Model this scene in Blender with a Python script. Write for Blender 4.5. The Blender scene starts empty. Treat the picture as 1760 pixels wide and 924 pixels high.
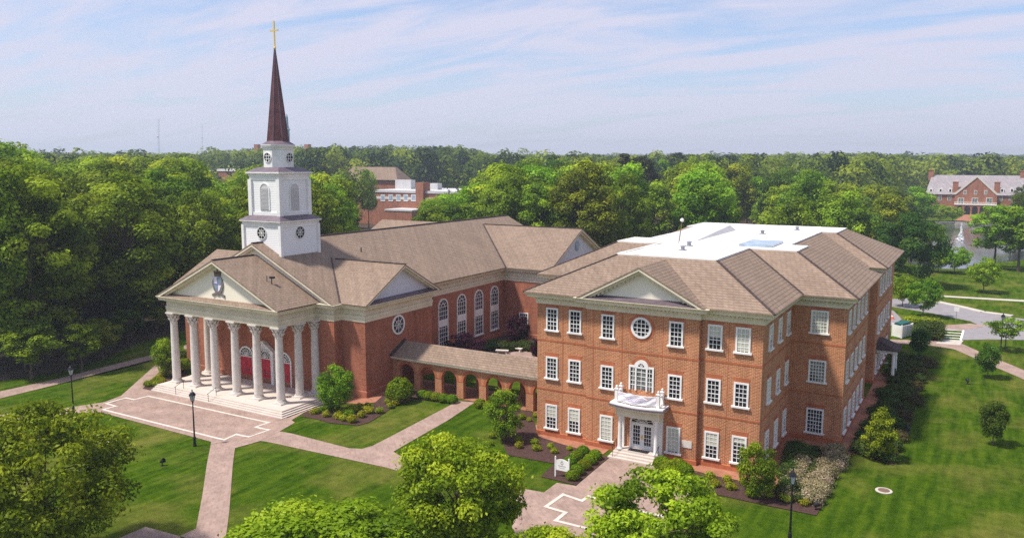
import bpy, bmesh, math, random
import numpy as np
from mathutils import Vector, Matrix
from mathutils.geometry import tessellate_polygon

scene = bpy.context.scene
COL = scene.collection
R = math.radians

# ------------------------------------------------------------------ camera
YAW, PITCH, ROLL, FPX, CAMH = -0.52741994, -0.131406423, 0.001391921, 1391.584, 25.0
def cam_axes():
    f = np.array([math.sin(YAW)*math.cos(PITCH), math.cos(YAW)*math.cos(PITCH), math.sin(PITCH)])
    r = np.array([math.cos(YAW), -math.sin(YAW), 0.0]); u = np.cross(r, f)
    c, s = math.cos(ROLL), math.sin(ROLL)
    return np.array([c*r+s*u, -s*r+c*u, f])
AX = cam_axes()
cam = bpy.data.objects.new('camera', bpy.data.cameras.new('camera'))
COL.objects.link(cam)
mw = Matrix.Identity(4)
for i in range(3):
    mw[i][0], mw[i][1], mw[i][2] = AX[0][i], AX[1][i], -AX[2][i]
mw[2][3] = CAMH
cam.matrix_world = mw
cam.data.sensor_width = 36.0
cam.data.lens = 36.0*FPX/1760.0
cam.data.clip_start = 0.5
cam.data.clip_end = 12000
scene.camera = cam

# ------------------------------------------------------------------ light
SUN_DIR = Vector((1.0, 1.02, -2.45)).normalized()          # the way the light travels
SUN_ELEV = math.asin(-SUN_DIR.z)
SUN_AZ = math.atan2(-SUN_DIR.x, -SUN_DIR.y)               # clockwise from +Y
sun = bpy.data.objects.new('sun', bpy.data.lights.new('sun', 'SUN'))
COL.objects.link(sun)
sun.data.energy = 4.0
sun.data.angle = R(5.0)
sun.data.color = (1.0, 0.93, 0.82)
sun.rotation_euler = SUN_DIR.to_track_quat('-Z', 'Y').to_euler()
sun.location = (-40, -40, 120)

world = bpy.data.worlds.new('World'); scene.world = world
world.use_nodes = True
wn = world.node_tree.nodes; wl = world.node_tree.links
wn.clear()
def WN(t, **k):
    n = wn.new(t)
    for a, b in k.items(): setattr(n, a, b)
    return n
sky = WN('ShaderNodeTexSky', sky_type='NISHITA', sun_disc=False, sun_elevation=SUN_ELEV, sun_rotation=SUN_AZ,
         air_density=1.0, dust_density=1.2, ozone_density=1.6)
tc = WN('ShaderNodeTexCoord')
sep = WN('ShaderNodeSeparateXYZ'); wl.new(tc.outputs['Generated'], sep.inputs[0])
# cirrus: noise on a plane high overhead, direction / height
zc = WN('ShaderNodeMath', operation='MAXIMUM'); wl.new(sep.outputs['Z'], zc.inputs[0]); zc.inputs[1].default_value = 0.0
za = WN('ShaderNodeMath', operation='ADD'); wl.new(zc.outputs[0], za.inputs[0]); za.inputs[1].default_value = 0.16
dx = WN('ShaderNodeMath', operation='DIVIDE'); wl.new(sep.outputs['X'], dx.inputs[0]); wl.new(za.outputs[0], dx.inputs[1])
dy = WN('ShaderNodeMath', operation='DIVIDE'); wl.new(sep.outputs['Y'], dy.inputs[0]); wl.new(za.outputs[0], dy.inputs[1])
cb = WN('ShaderNodeCombineXYZ'); wl.new(dx.outputs[0], cb.inputs[0]); wl.new(dy.outputs[0], cb.inputs[1])
mp = WN('ShaderNodeMapping'); wl.new(cb.outputs[0], mp.inputs['Vector'])
mp.inputs['Rotation'].default_value = (0, 0, R(-24)); mp.inputs['Scale'].default_value = (0.55, 1.7, 1.0)
mp.inputs['Location'].default_value = (3.3, 1.2, 0)
nz = WN('ShaderNodeTexNoise'); wl.new(mp.outputs[0], nz.inputs['Vector'])
nz.inputs['Scale'].default_value = 1.7; nz.inputs['Detail'].default_value = 7; nz.inputs['Roughness'].default_value = 0.58
nz.inputs['Distortion'].default_value = 0.5
cr = WN('ShaderNodeValToRGB'); wl.new(nz.outputs['Fac'], cr.inputs[0])
cr.color_ramp.elements[0].position = 0.40; cr.color_ramp.elements[0].color = (0.06, 0.06, 0.06, 1)
cr.color_ramp.elements[1].position = 0.62; cr.color_ramp.elements[1].color = (1, 1, 1, 1)
# the veil of high cloud thickens towards the horizon
hz = WN('ShaderNodeMapRange'); wl.new(zc.outputs[0], hz.inputs['Value'])
hz.inputs['From Min'].default_value = 0.0; hz.inputs['From Max'].default_value = 0.22
hz.inputs['To Min'].default_value = 0.62; hz.inputs['To Max'].default_value = 0.0
ad = WN('ShaderNodeMath', operation='ADD', use_clamp=True); wl.new(cr.outputs[0], ad.inputs[0]); wl.new(hz.outputs[0], ad.inputs[1])
sc_ = WN('ShaderNodeMath', operation='MULTIPLY', use_clamp=True); wl.new(ad.outputs[0], sc_.inputs[0]); sc_.inputs[1].default_value = 0.92
mixc = WN('ShaderNodeMix', data_type='RGBA'); wl.new(sc_.outputs[0], mixc.inputs['Factor'])
tint = WN('ShaderNodeVectorMath', operation='MULTIPLY'); wl.new(sky.outputs[0], tint.inputs[0]); tint.inputs[1].default_value = (0.82, 0.93, 1.10)
wl.new(tint.outputs[0], mixc.inputs['A']); mixc.inputs['B'].default_value = (4.55, 4.52, 5.50, 1)
bg = WN('ShaderNodeBackground'); wl.new(mixc.outputs['Result'], bg.inputs['Color']); bg.inputs['Strength'].default_value = 0.115
wo = WN('ShaderNodeOutputWorld'); wl.new(bg.outputs[0], wo.inputs['Surface'])

vs = scene.view_settings
vs.view_transform = 'Standard'; vs.look = 'None'; vs.gamma = 1.0; vs.use_curve_mapping = False
vs.exposure = 0.50
scene.cycles.use_denoising = False
scene.cycles.max_bounces = 6
scene.cycles.sample_clamp_indirect = 4.0
scene.cycles.transparent_max_bounces = 8
scene.cycles.volume_bounces = 0

# ------------------------------------------------------------------ terrain and pixel helpers
def sstep(a, b, v):
    t = np.clip((np.asarray(v, float)-a)/(b-a), 0, 1); return t*t*(3-2*t)
def gz(x, y):
    """ground height: the chapel plaza lies half a metre low, the country rises far off"""
    x = np.asarray(x, float); y = np.asarray(y, float)
    low = -0.55*(1-np.maximum(sstep(-60, -54, x), sstep(61, 69, y)))
    d = np.hypot(x, y)
    far = np.clip(d-470, 0, None)*0.0115
    hill = 9.0*np.exp(-((x+470)**2+(y-560)**2)/190.0**2)
    return low+far+hill*sstep(380, 520, d)
def ray(px, py):
    return AX.T @ np.array([(px-880)/FPX, -(py-462)/FPX, 1.0])
def on_y(px, py, y):
    d = ray(px, py); t = y/d[1]; return Vector((d[0]*t, y, CAMH+d[2]*t))
def on_x(px, py, x):
    d = ray(px, py); t = x/d[0]; return Vector((x, d[1]*t, CAMH+d[2]*t))
def G(px, py, dz=0.0):
    """point of the ground (plus dz) seen at a pixel of the photograph"""
    d = ray(px, py); z = 0.0
    for _ in range(12):
        t = (z+dz-CAMH)/d[2]; z = float(gz(d[0]*t, d[1]*t))
    return Vector((d[0]*t, d[1]*t, z))

# ------------------------------------------------------------------ mesh builder
class MB:
    def __init__(s): s.v = []; s.f = []; s.m = []
    def add(s, vs_, fs, mi=0):
        o = len(s.v); s.v += [tuple(p) for p in vs_]
        for f in fs: s.f.append(tuple(i+o for i in f)); s.m.append(mi)
        return s
    def box(s, x0, x1, y0, y1, z0, z1, mi=0):
        v = [(x0,y0,z0),(x1,y0,z0),(x1,y1,z0),(x0,y1,z0),(x0,y0,z1),(x1,y0,z1),(x1,y1,z1),(x0,y1,z1)]
        return s.add(v, [(3,2,1,0),(4,5,6,7),(0,1,5,4),(1,2,6,5),(2,3,7,6),(3,0,4,7)], mi)
    def hexa(s, a, b, mi=0):
        """two matching rings of points joined into a solid"""
        n = len(a)
        f = [tuple(reversed(range(n))), tuple(range(n, 2*n))]
        f += [(i, (i+1) % n, n+(i+1) % n, n+i) for i in range(n)]
        return s.add(list(a)+list(b), f, mi)
    def prism(s, poly, z0, z1, mi=0):
        return s.hexa([(p[0], p[1], z0) for p in poly], [(p[0], p[1], z1) for p in poly], mi)
    def yprism(s, poly, y0, y1, mi=0):
        """polygon in x,z pushed from y0 to y1"""
        return s.hexa([(p[0], y1, p[1]) for p in poly], [(p[0], y0, p[1]) for p in poly], mi)
    def ring(s, outer, inner, y0, y1, mi=0):
        """frame between two outlines in x,z, front at y0, back at y1"""
        n = len(outer); v = []
        for y in (y0, y1):
            v += [(p[0], y, p[1]) for p in outer]+[(p[0], y, p[1]) for p in inner]
        f = []
        for i in range(n):
            j = (i+1) % n
            f += [(i, j, n+j, n+i), (2*n+i, 3*n+i, 3*n+j, 2*n+j), (i, 2*n+i, 2*n+j, j), (n+i, n+j, 3*n+j, 3*n+i)]
        return s.add(v, f, mi)
    def lathe(s, c, prof, n=16, mi=0, a0=0.0):
        v = []; f = []
        for (r, z) in prof:
            for k in range(n):
                a = a0+2*math.pi*k/n; v.append((c[0]+r*math.cos(a), c[1]+r*math.sin(a), c[2]+z))
        for i in range(len(prof)-1):
            for k in range(n):
                f.append((i*n+k, i*n+(k+1) % n, (i+1)*n+(k+1) % n, (i+1)*n+k))
        f.append(tuple(reversed(range(n)))); f.append(tuple((len(prof)-1)*n+k for k in range(n)))
        return s.add(v, f, mi)
    def tube(s, p0, p1, r0, r1=None, n=6, mi=0):
        p0 = Vector(p0); p1 = Vector(p1); r1 = r0 if r1 is None else r1
        d = (p1-p0).normalized(); a = d.orthogonal().normalized(); b = d.cross(a)
        ra = [p0+(a*math.cos(2*math.pi*k/n)+b*math.sin(2*math.pi*k/n))*r0 for k in range(n)]
        rb = [p1+(a*math.cos(2*math.pi*k/n)+b*math.sin(2*math.pi*k/n))*r1 for k in range(n)]
        return s.hexa(ra, rb, mi)
    def beam(s, p0, p1, w, h, up=(0, 0, 1), mi=0):
        """square bar from p0 to p1: w across, h along up (hanging below the line)"""
        p0 = Vector(p0); p1 = Vector(p1); d = (p1-p0).normalized(); up = Vector(up)
        u = (up-d*up.dot(d)).normalized(); r = d.cross(u)
        q = [r*-w/2-u*h, r*w/2-u*h, r*w/2, r*-w/2]
        return s.hexa([p0+k for k in q], [p1+k for k in q], mi)
    def sweep(s, path, prof, closed=True, mi=0):
        """profile of (outward, z) carried along a plan outline that runs anticlockwise"""
        n = len(path); P = [Vector((p[0], p[1])) for p in path]; offs = []
        for i in range(n):
            a = P[i-1] if (closed or i > 0) else None
            b = P[(i+1) % n] if (closed or i < n-1) else None
            n1 = n2 = None
            if a is not None: d = (P[i]-a).normalized(); n1 = Vector((d.y, -d.x))
            if b is not None: d = (b-P[i]).normalized(); n2 = Vector((d.y, -d.x))
            if n1 is None: o = n2
            elif n2 is None: o = n1
            else:
                o = (n1+n2); o = o/max(1e-6, o.dot(n1))
            offs.append(o)
        k = len(prof); v = []; f = []
        for i in range(n):
            for (o, z) in prof:
                q = P[i]+offs[i]*o; v.append((q.x, q.y, z))
        for i in range(n if closed else n-1):
            j = (i+1) % n
            for a in range(k-1):
                f.append((i*k+a, j*k+a, j*k+a+1, i*k+a+1))
        if not closed:
            f.append(tuple(range(k))); f.append(tuple(reversed([(n-1)*k+a for a in range(k)])))
        return s.add(v, f, mi)
    def xf(s, M, start=0):
        for i in range(start, len(s.v)): s.v[i] = tuple(M @ Vector(s.v[i]))
        return s
    def build(s, name, mat, parent=None, origin=None, smooth=False):
        if origin is None:
            if parent is not None: origin = Vector((0, 0, 0))
            else:
                a = np.array(s.v); origin = Vector(((a[:,0].min()+a[:,0].max())/2, (a[:,1].min()+a[:,1].max())/2, a[:,2].min()))
        base = world_loc(parent) if parent is not None else Vector((0, 0, 0))
        wo_ = base if (parent is not None and origin.length == 0) else Vector(origin)
        me = bpy.data.meshes.new(name)
        me.from_pydata([(p[0]-wo_.x, p[1]-wo_.y, p[2]-wo_.z) for p in s.v], [], s.f)
        for mm in (mat if isinstance(mat, (list, tuple)) else [mat]): me.materials.append(mm)
        if any(s.m): me.polygons.foreach_set('material_index', s.m)
        if smooth: me.polygons.foreach_set('use_smooth', [True]*len(me.polygons))
        bm = bmesh.new(); bm.from_mesh(me); bmesh.ops.recalc_face_normals(bm, faces=bm.faces); bm.to_mesh(me); bm.free()
        me.update()
        o = bpy.data.objects.new(name, me); COL.objects.link(o)
        if parent is not None: o.parent = parent
        o.location = wo_-base
        return o

def world_loc(o):
    v = Vector((0, 0, 0))
    while o is not None: v += o.location; o = o.parent
    return v
def tag(o, label=None, cat=None, group=None, kind=None):
    if label: o['label'] = label
    if cat: o['category'] = cat
    if group: o['group'] = group
    if kind: o['kind'] = kind
    return o
def thing(name, label, cat, loc=(0, 0, 0), group=None):
    o = bpy.data.objects.new(name, None); COL.objects.link(o); o.location = loc; o.empty_display_size = 0.5
    return tag(o, label, cat, group)
KIDS = {}
def kids(o): return [c for c in o.children]
def copy_tree(o, parent=None, loc=None, rotz=None, scale=None):
    c = o.copy(); COL.objects.link(c)
    c.parent = parent
    if loc is not None: c.location = Vector(loc)-(world_loc(parent) if parent is not None else Vector((0, 0, 0)))
    if rotz is not None: c.rotation_euler = (0, 0, rotz)
    if scale is not None: c.scale = scale
    for ch in kids(o):
        d = ch.copy(); COL.objects.link(d); d.parent = c
        for g in kids(ch):
            e = g.copy(); COL.objects.link(e); e.parent = d
    return c
def remove_tree(o):
    for ch in kids(o): remove_tree(ch)
    bpy.data.objects.remove(o)

# ------------------------------------------------------------------ materials
def newmat(name):
    m = bpy.data.materials.new(name); m.use_nodes = True
    nt = m.node_tree; b = nt.nodes['Principled BSDF']
    return m, nt, b
def nd(nt, t, ins=None, **k):
    n = nt.nodes.new(t)
    for a, b in k.items(): setattr(n, a, b)
    if ins:
        for a, b in ins.items():
            if hasattr(b, 'is_linked') or hasattr(b, 'links'): nt.links.new(b, n.inputs[a])
            else: n.inputs[a].default_value = b
    return n
def c4(c): return (c[0], c[1], c[2], 1.0)
def simple(name, c, rough=0.7, metal=0.0, var=0.08, vscale=1.5, spec=0.3, bump=0.0):
    m, nt, b = newmat(name)
    b.inputs['Roughness'].default_value = rough; b.inputs['Metallic'].default_value = metal
    b.inputs['Specular IOR Level'].default_value = spec
    geo = nd(nt, 'ShaderNodeNewGeometry')
    n = nd(nt, 'ShaderNodeTexNoise', {'Vector': geo.outputs['Position'], 'Scale': vscale, 'Detail': 5.0, 'Roughness': 0.65})
    mr = nd(nt, 'ShaderNodeMapRange', {'Value': n.outputs['Fac'], 'From Min': 0.3, 'From Max': 0.7, 'To Min': 1-var*1.6, 'To Max': 1+var})
    mx = nd(nt, 'ShaderNodeVectorMath', {0: c, 1: mr.outputs[0]}, operation='MULTIPLY')
    nt.links.new(mx.outputs[0], b.inputs['Base Color'])
    if bump:
        bp = nd(nt, 'ShaderNodeBump', {'Height': n.outputs['Fac'], 'Strength': bump, 'Distance': 0.05})
        nt.links.new(bp.outputs[0], b.inputs['Normal'])
    return m
def wall_uv(nt):
    geo = nd(nt, 'ShaderNodeNewGeometry')
    sp = nd(nt, 'ShaderNodeSeparateXYZ', {0: geo.outputs['Position']})
    s = nd(nt, 'ShaderNodeMath', {0: sp.outputs[0], 1: sp.outputs[1]}, operation='ADD')
    cbn = nd(nt, 'ShaderNodeCombineXYZ', {0: s.outputs[0], 1: sp.outputs[2]})
    return geo, cbn.outputs[0]
def brick_mat(name, c1, c2, mortar, bw=0.42, rh=0.15, speck=0.5, stain=0.16, ms=0.016):
    m, nt, b = newmat(name)
    b.inputs['Roughness'].default_value = 0.85; b.inputs['Specular IOR Level'].default_value = 0.2
    geo, uv = wall_uv(nt)
    br = nd(nt, 'ShaderNodeTexBrick', {'Vector': uv, 'Color1': c4(c1), 'Color2': c4(c2), 'Mortar': c4(mortar), 'Scale': 1.0,
            'Mortar Size': ms, 'Mortar Smooth': 0.3, 'Bias': 0.0, 'Brick Width': bw, 'Row Height': rh})
    n = nd(nt, 'ShaderNodeTexNoise', {'Vector': geo.outputs['Position'], 'Scale': 5.5, 'Detail': 3.0, 'Roughness': 0.7})
    mr = nd(nt, 'ShaderNodeMapRange', {'Value': n.outputs['Fac'], 'From Min': 0.32, 'From Max': 0.68, 'To Min': 1-speck*0.5, 'To Max': 1+speck*0.45})
    n2 = nd(nt, 'ShaderNodeTexNoise', {'Vector': geo.outputs['Position'], 'Scale': 0.35, 'Detail': 4.0})
    mr2 = nd(nt, 'ShaderNodeMapRange', {'Value': n2.outputs['Fac'], 'From Min': 0.3, 'From Max': 0.7, 'To Min': 1-stain, 'To Max': 1+stain*0.6})
    ms3 = nd(nt, 'ShaderNodeMapping', {'Vector': uv, 'Scale': (1.1, 0.10, 1)})
    n3 = nd(nt, 'ShaderNodeTexNoise', {'Vector': ms3.outputs[0], 'Scale': 1.0, 'Detail': 5.0, 'Roughness': 0.7})
    mr3 = nd(nt, 'ShaderNodeMapRange', {'Value': n3.outputs['Fac'], 'From Min': 0.33, 'From Max': 0.6, 'To Min': 0.80, 'To Max': 1.06})
    k0 = nd(nt, 'ShaderNodeMath', {0: mr.outputs[0], 1: mr2.outputs[0]}, operation='MULTIPLY')
    k = nd(nt, 'ShaderNodeMath', {0: k0.outputs[0], 1: mr3.outputs[0]}, operation='MULTIPLY')
    mx = nd(nt, 'ShaderNodeVectorMath', {0: br.outputs['Color'], 1: k.outputs[0]}, operation='MULTIPLY')
    nt.links.new(mx.outputs[0], b.inputs['Base Color'])
    bp = nd(nt, 'ShaderNodeBump', {'Height': br.outputs['Fac'], 'Strength': 0.25, 'Distance': -0.02})
    nt.links.new(bp.outputs[0], b.inputs['Normal'])
    return m
def shingle_mat(name, c1, c2, gap, rowz=0.16, w=0.45, bw_gap=0.022):
    m, nt, b = newmat(name)
    b.inputs['Roughness'].default_value = 0.9; b.inputs['Specular IOR Level'].default_value = 0.15
    geo, uv = wall_uv(nt)
    br = nd(nt, 'ShaderNodeTexBrick', {'Vector': uv, 'Color1': c4(c1), 'Color2': c4(c2), 'Mortar': c4(gap), 'Scale': 1.0,
            'Mortar Size': bw_gap, 'Mortar Smooth': 0.5, 'Bias': 0.1, 'Brick Width': w, 'Row Height': rowz})
    n = nd(nt, 'ShaderNodeTexNoise', {'Vector': geo.outputs['Position'], 'Scale': 3.0, 'Detail': 4.0, 'Roughness': 0.75})
    mr = nd(nt, 'ShaderNodeMapRange', {'Value': n.outputs['Fac'], 'From Min': 0.3, 'From Max': 0.7, 'To Min': 0.80, 'To Max': 1.16})
    n2 = nd(nt, 'ShaderNodeTexNoise', {'Vector': geo.outputs['Position'], 'Scale': 0.22, 'Detail': 3.0})
    mr2 = nd(nt, 'ShaderNodeMapRange', {'Value': n2.outputs['Fac'], 'From Min': 0.3, 'From Max': 0.7, 'To Min': 0.92, 'To Max': 1.07})
    ms3 = nd(nt, 'ShaderNodeMapping', {'Vector': uv, 'Scale': (1.4, 0.12, 1)})
    n3 = nd(nt, 'ShaderNodeTexNoise', {'Vector': ms3.outputs[0], 'Scale': 1.0, 'Detail': 5.0, 'Roughness': 0.7})
    mr3 = nd(nt, 'ShaderNodeMapRange', {'Value': n3.outputs['Fac'], 'From Min': 0.35, 'From Max': 0.62, 'To Min': 0.84, 'To Max': 1.05})
    k0 = nd(nt, 'ShaderNodeMath', {0: mr.outputs[0], 1: mr2.outputs[0]}, operation='MULTIPLY')
    k = nd(nt, 'ShaderNodeMath', {0: k0.outputs[0], 1: mr3.outputs[0]}, operation='MULTIPLY')
    mx = nd(nt, 'ShaderNodeVectorMath', {0: br.outputs['Color'], 1: k.outputs[0]}, operation='MULTIPLY')
    nt.links.new(mx.outputs[0], b.inputs['Base Color'])
    bp = nd(nt, 'ShaderNodeBump', {'Height': br.outputs['Fac'], 'Strength': 0.4, 'Distance': -0.03})
    nt.links.new(bp.outputs[0], b.inputs['Normal'])
    return m
def siding_mat(name, c, row=0.2):
    m, nt, b = newmat(name); b.inputs['Roughness'].default_value = 0.6
    geo = nd(nt, 'ShaderNodeNewGeometry'); sp = nd(nt, 'ShaderNodeSeparateXYZ', {0: geo.outputs['Position']})
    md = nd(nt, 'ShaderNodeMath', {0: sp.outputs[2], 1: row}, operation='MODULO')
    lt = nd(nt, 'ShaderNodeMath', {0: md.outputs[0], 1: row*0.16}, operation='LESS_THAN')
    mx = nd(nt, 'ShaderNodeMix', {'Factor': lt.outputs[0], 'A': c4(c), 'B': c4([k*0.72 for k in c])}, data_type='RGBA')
    nt.links.new(mx.outputs['Result'], b.inputs['Base Color'])
    bp = nd(nt, 'ShaderNodeBump', {'Height': md.outputs[0], 'Strength': 0.5, 'Distance': -0.1}); nt.links.new(bp.outputs[0], b.inputs['Normal'])
    return m
def paving_mat(name, c1, c2, mortar, rot=45, w=0.42, h=0.21):
    m, nt, b = newmat(name); b.inputs['Roughness'].default_value = 0.9; b.inputs['Specular IOR Level'].default_value = 0.2
    geo = nd(nt, 'ShaderNodeNewGeometry')
    mp_ = nd(nt, 'ShaderNodeMapping', {'Vector': geo.outputs['Position'], 'Rotation': (0, 0, R(rot))})
    br = nd(nt, 'ShaderNodeTexBrick', {'Vector': mp_.outputs[0], 'Color1': c4(c1), 'Color2': c4(c2), 'Mortar': c4(mortar), 'Scale': 1.0,
            'Mortar Size': 0.016, 'Mortar Smooth': 0.4, 'Brick Width': w, 'Row Height': h})
    n = nd(nt, 'ShaderNodeTexNoise', {'Vector': geo.outputs['Position'], 'Scale': 0.5, 'Detail': 6.0, 'Roughness': 0.7})
    mr = nd(nt, 'ShaderNodeMapRange', {'Value': n.outputs['Fac'], 'From Min': 0.3, 'From Max': 0.7, 'To Min': 0.72, 'To Max': 1.16})
    mx = nd(nt, 'ShaderNodeVectorMath', {0: br.outputs['Color'], 1: mr.outputs[0]}, operation='MULTIPLY')
    nt.links.new(mx.outputs[0], b.inputs['Base Color'])
    return m
def glass_mat(name, c, rough=0.06, var=0.5):
    m, nt, b = newmat(name); b.inputs['Roughness'].default_value = rough; b.inputs['Specular IOR Level'].default_value = 0.28
    geo = nd(nt, 'ShaderNodeNewGeometry')
    n = nd(nt, 'ShaderNodeTexNoise', {'Vector': geo.outputs['Position'], 'Scale': 0.9, 'Detail': 2.0})
    mr = nd(nt, 'ShaderNodeMapRange', {'Value': n.outputs['Fac'], 'From Min': 0.35, 'From Max': 0.65, 'To Min': 1-var, 'To Max': 1+var})
    mx = nd(nt, 'ShaderNodeVectorMath', {0: c, 1: mr.outputs[0]}, operation='MULTIPLY')
    nt.links.new(mx.outputs[0], b.inputs['Base Color'])
    return m
def grass_mat():
    m, nt, b = newmat('grass_turf'); b.inputs['Roughness'].default_value = 1.0; b.inputs['Specular IOR Level'].default_value = 0.0
    geo = nd(nt, 'ShaderNodeNewGeometry'); P = geo.outputs['Position']
    n1 = nd(nt, 'ShaderNodeTexNoise', {'Vector': P, 'Scale': 0.13, 'Detail': 5.0, 'Roughness': 0.6, 'Distortion': 0.4})
    n2 = nd(nt, 'ShaderNodeTexNoise', {'Vector': P, 'Scale': 1.1, 'Detail': 6.0, 'Roughness': 0.75})
    mp_ = nd(nt, 'ShaderNodeMapping', {'Vector': P, 'Rotation': (0, 0, R(-20)), 'Scale': (3.2, 0.35, 1)})
    n3 = nd(nt, 'ShaderNodeTexNoise', {'Vector': mp_.outputs[0], 'Scale': 0.5, 'Detail': 4.0})
    n4 = nd(nt, 'ShaderNodeTexNoise', {'Vector': P, 'Scale': 9.0, 'Detail': 3.0, 'Roughness': 0.8})
    a = nd(nt, 'ShaderNodeMath', {0: n2.outputs['Fac'], 1: n3.outputs['Fac']}, operation='ADD')
    a2 = nd(nt, 'ShaderNodeMath', {0: a.outputs[0], 1: n4.outputs['Fac']}, operation='ADD')
    a3 = nd(nt, 'ShaderNodeMath', {0: a2.outputs[0], 1: 0.3333}, operation='MULTIPLY')
    r1 = nd(nt, 'ShaderNodeValToRGB', {0: a3.outputs[0]})
    e = r1.color_ramp.elements
    e[0].position = 0.40; e[0].color = (0.022, 0.054, 0.003, 1); e[1].position = 0.60; e[1].color = (0.105, 0.158, 0.010, 1)
    k = e.new(0.5); k.color = (0.054, 0.106, 0.005, 1)
    r2 = nd(nt, 'ShaderNodeValToRGB', {0: n1.outputs['Fac']})
    r2.color_ramp.elements[0].position = 0.48; r2.color_ramp.elements[0].color = (0, 0, 0, 1)
    r2.color_ramp.elements[1].position = 0.68; r2.color_ramp.elements[1].color = (0.95, 0.95, 0.95, 1)
    mul = nd(nt, 'ShaderNodeMath', {0: r2.outputs[0], 1: n2.outputs['Fac']}, operation='MULTIPLY')
    mx = nd(nt, 'ShaderNodeMix', {'Factor': mul.outputs[0], 'A': r1.outputs[0], 'B': (0.25, 0.215, 0.055, 1)}, data_type='RGBA')
    nt.links.new(mx.outputs['Result'], b.inputs['Base Color'])
    bp = nd(nt, 'ShaderNodeBump', {'Height': n4.outputs['Fac'], 'Strength': 1.0, 'Distance': 0.15}); nt.links.new(bp.outputs[0], b.inputs['Normal'])
    return m
def leaf_mat(name, dark, mid, light, hue_var=0.028, val_var=0.25, trans=0.42):
    m = bpy.data.materials.new(name); m.use_nodes = True; nt = m.node_tree; nt.nodes.clear()
    at = nd(nt, 'ShaderNodeAttribute', attribute_name='tint')
    r = nd(nt, 'ShaderNodeValToRGB', {0: at.outputs['Fac']}); e = r.color_ramp.elements
    e[0].position = 0.0; e[0].color = c4(dark); e[1].position = 1.0; e[1].color = c4(light)
    k = e.new(0.5); k.color = c4(mid)
    oi = nd(nt, 'ShaderNodeObjectInfo')
    h = nd(nt, 'ShaderNodeMapRange', {'Value': oi.outputs['Random'], 'To Min': 0.5-hue_var, 'To Max': 0.5+hue_var})
    f7 = nd(nt, 'ShaderNodeMath', {0: oi.outputs['Random'], 1: 7.31}, operation='MULTIPLY')
    fr = nd(nt, 'ShaderNodeMath', {0: f7.outputs[0]}, operation='FRACT')
    v = nd(nt, 'ShaderNodeMapRange', {'Value': fr.outputs[0], 'To Min': 1-val_var, 'To Max': 1+val_var})
    hs = nd(nt, 'ShaderNodeHueSaturation', {'Hue': h.outputs[0], 'Saturation': 1.0, 'Value': v.outputs[0], 'Color': r.outputs[0]})
    d = nd(nt, 'ShaderNodeBsdfDiffuse', {'Color': hs.outputs[0]})
    t = nd(nt, 'ShaderNodeBsdfTranslucent', {'Color': hs.outputs[0]})
    gl = nd(nt, 'ShaderNodeBsdfGlossy', {'Color': (0.8, 0.85, 0.8, 1), 'Roughness': 0.45})
    mx = nd(nt, 'ShaderNodeMixShader', {0: trans, 1: d.outputs[0], 2: t.outputs[0]})
    mg = nd(nt, 'ShaderNodeMixShader', {0: 0.008, 1: mx.outputs[0], 2: gl.outputs[0]})
    o = nd(nt, 'ShaderNodeOutputMaterial', {0: mg.outputs[0]})
    return m

M = {}
M['brick'] = brick_mat('brick_red_wall', (0.475, 0.158, 0.060), (0.355, 0.104, 0.039), (0.64, 0.43, 0.265), speck=0.32, stain=0.12, bw=0.34, rh=0.12, ms=0.017)
M['brick_chapel'] = brick_mat('brick_chapel_wall', (0.40, 0.125, 0.066), (0.31, 0.090, 0.047), (0.42, 0.24, 0.17), speck=0.35, bw=0.34, rh=0.12, ms=0.012)
M['brick_plain'] = brick_mat('brick_rubbed', (0.46, 0.140, 0.062), (0.41, 0.120, 0.052), (0.46, 0.18, 0.09), speck=0.2)
M['brick_far'] = brick_mat('brick_far_wall', (0.38, 0.145, 0.080), (0.31, 0.112, 0.062), (0.36, 0.2, 0.15), speck=0.3)
M['shingle'] = shingle_mat('roof_shingle', (0.300, 0.222, 0.168), (0.258, 0.187, 0.139), (0.180, 0.126, 0.094))
M['slate'] = shingle_mat('roof_slate', (0.40, 0.36, 0.37), (0.32, 0.29, 0.31), (0.22, 0.19, 0.2), rowz=0.3, w=0.6)
M['dark_shingle'] = shingle_mat('roof_dark_shingle', (0.10, 0.075, 0.07), (0.075, 0.055, 0.055), (0.04, 0.03, 0.03))
M['cream'] = simple('cream_paint', (0.70, 0.63, 0.48), 0.6, var=0.10, vscale=0.6)
M['white'] = simple('white_paint', (0.80, 0.79, 0.77), 0.5, var=0.09, vscale=0.7)
M['tower_white'] = siding_mat('white_siding', (0.80, 0.80, 0.80))
M['tympanum'] = simple('cream_stucco', (0.84, 0.78, 0.64), 0.8, var=0.03)
M['gable_grey'] = simple('pale_grey_board', (0.62, 0.65, 0.72), 0.7, var=0.03)
M['stone'] = simple('pale_limestone', (0.66, 0.61, 0.56), 0.8, var=0.10, vscale=2.5, bump=0.15)
M['step_stone'] = simple('step_limestone', (0.58, 0.505, 0.45), 0.85, var=0.07, vscale=0.8)
M['paver'] = paving_mat('pink_brick_paving', (0.375, 0.265, 0.222), (0.305, 0.208, 0.172), (0.36, 0.265, 0.225))
M['paver_red'] = paving_mat('red_brick_apron', (0.40, 0.17, 0.10), (0.33, 0.13, 0.075), (0.38, 0.22, 0.16), rot=0, w=0.4, h=0.2)
M['band'] = simple('white_stone_band', (0.60, 0.54, 0.48), 0.85, var=0.08)
M['mulch'] = simple('brown_mulch', (0.072, 0.036, 0.030), 0.95, var=0.35, vscale=6.0, bump=0.6)
M['forest_floor'] = simple('leaf_litter', (0.060, 0.042, 0.026), 0.95, var=0.4, vscale=0.6, bump=0.6)
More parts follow.
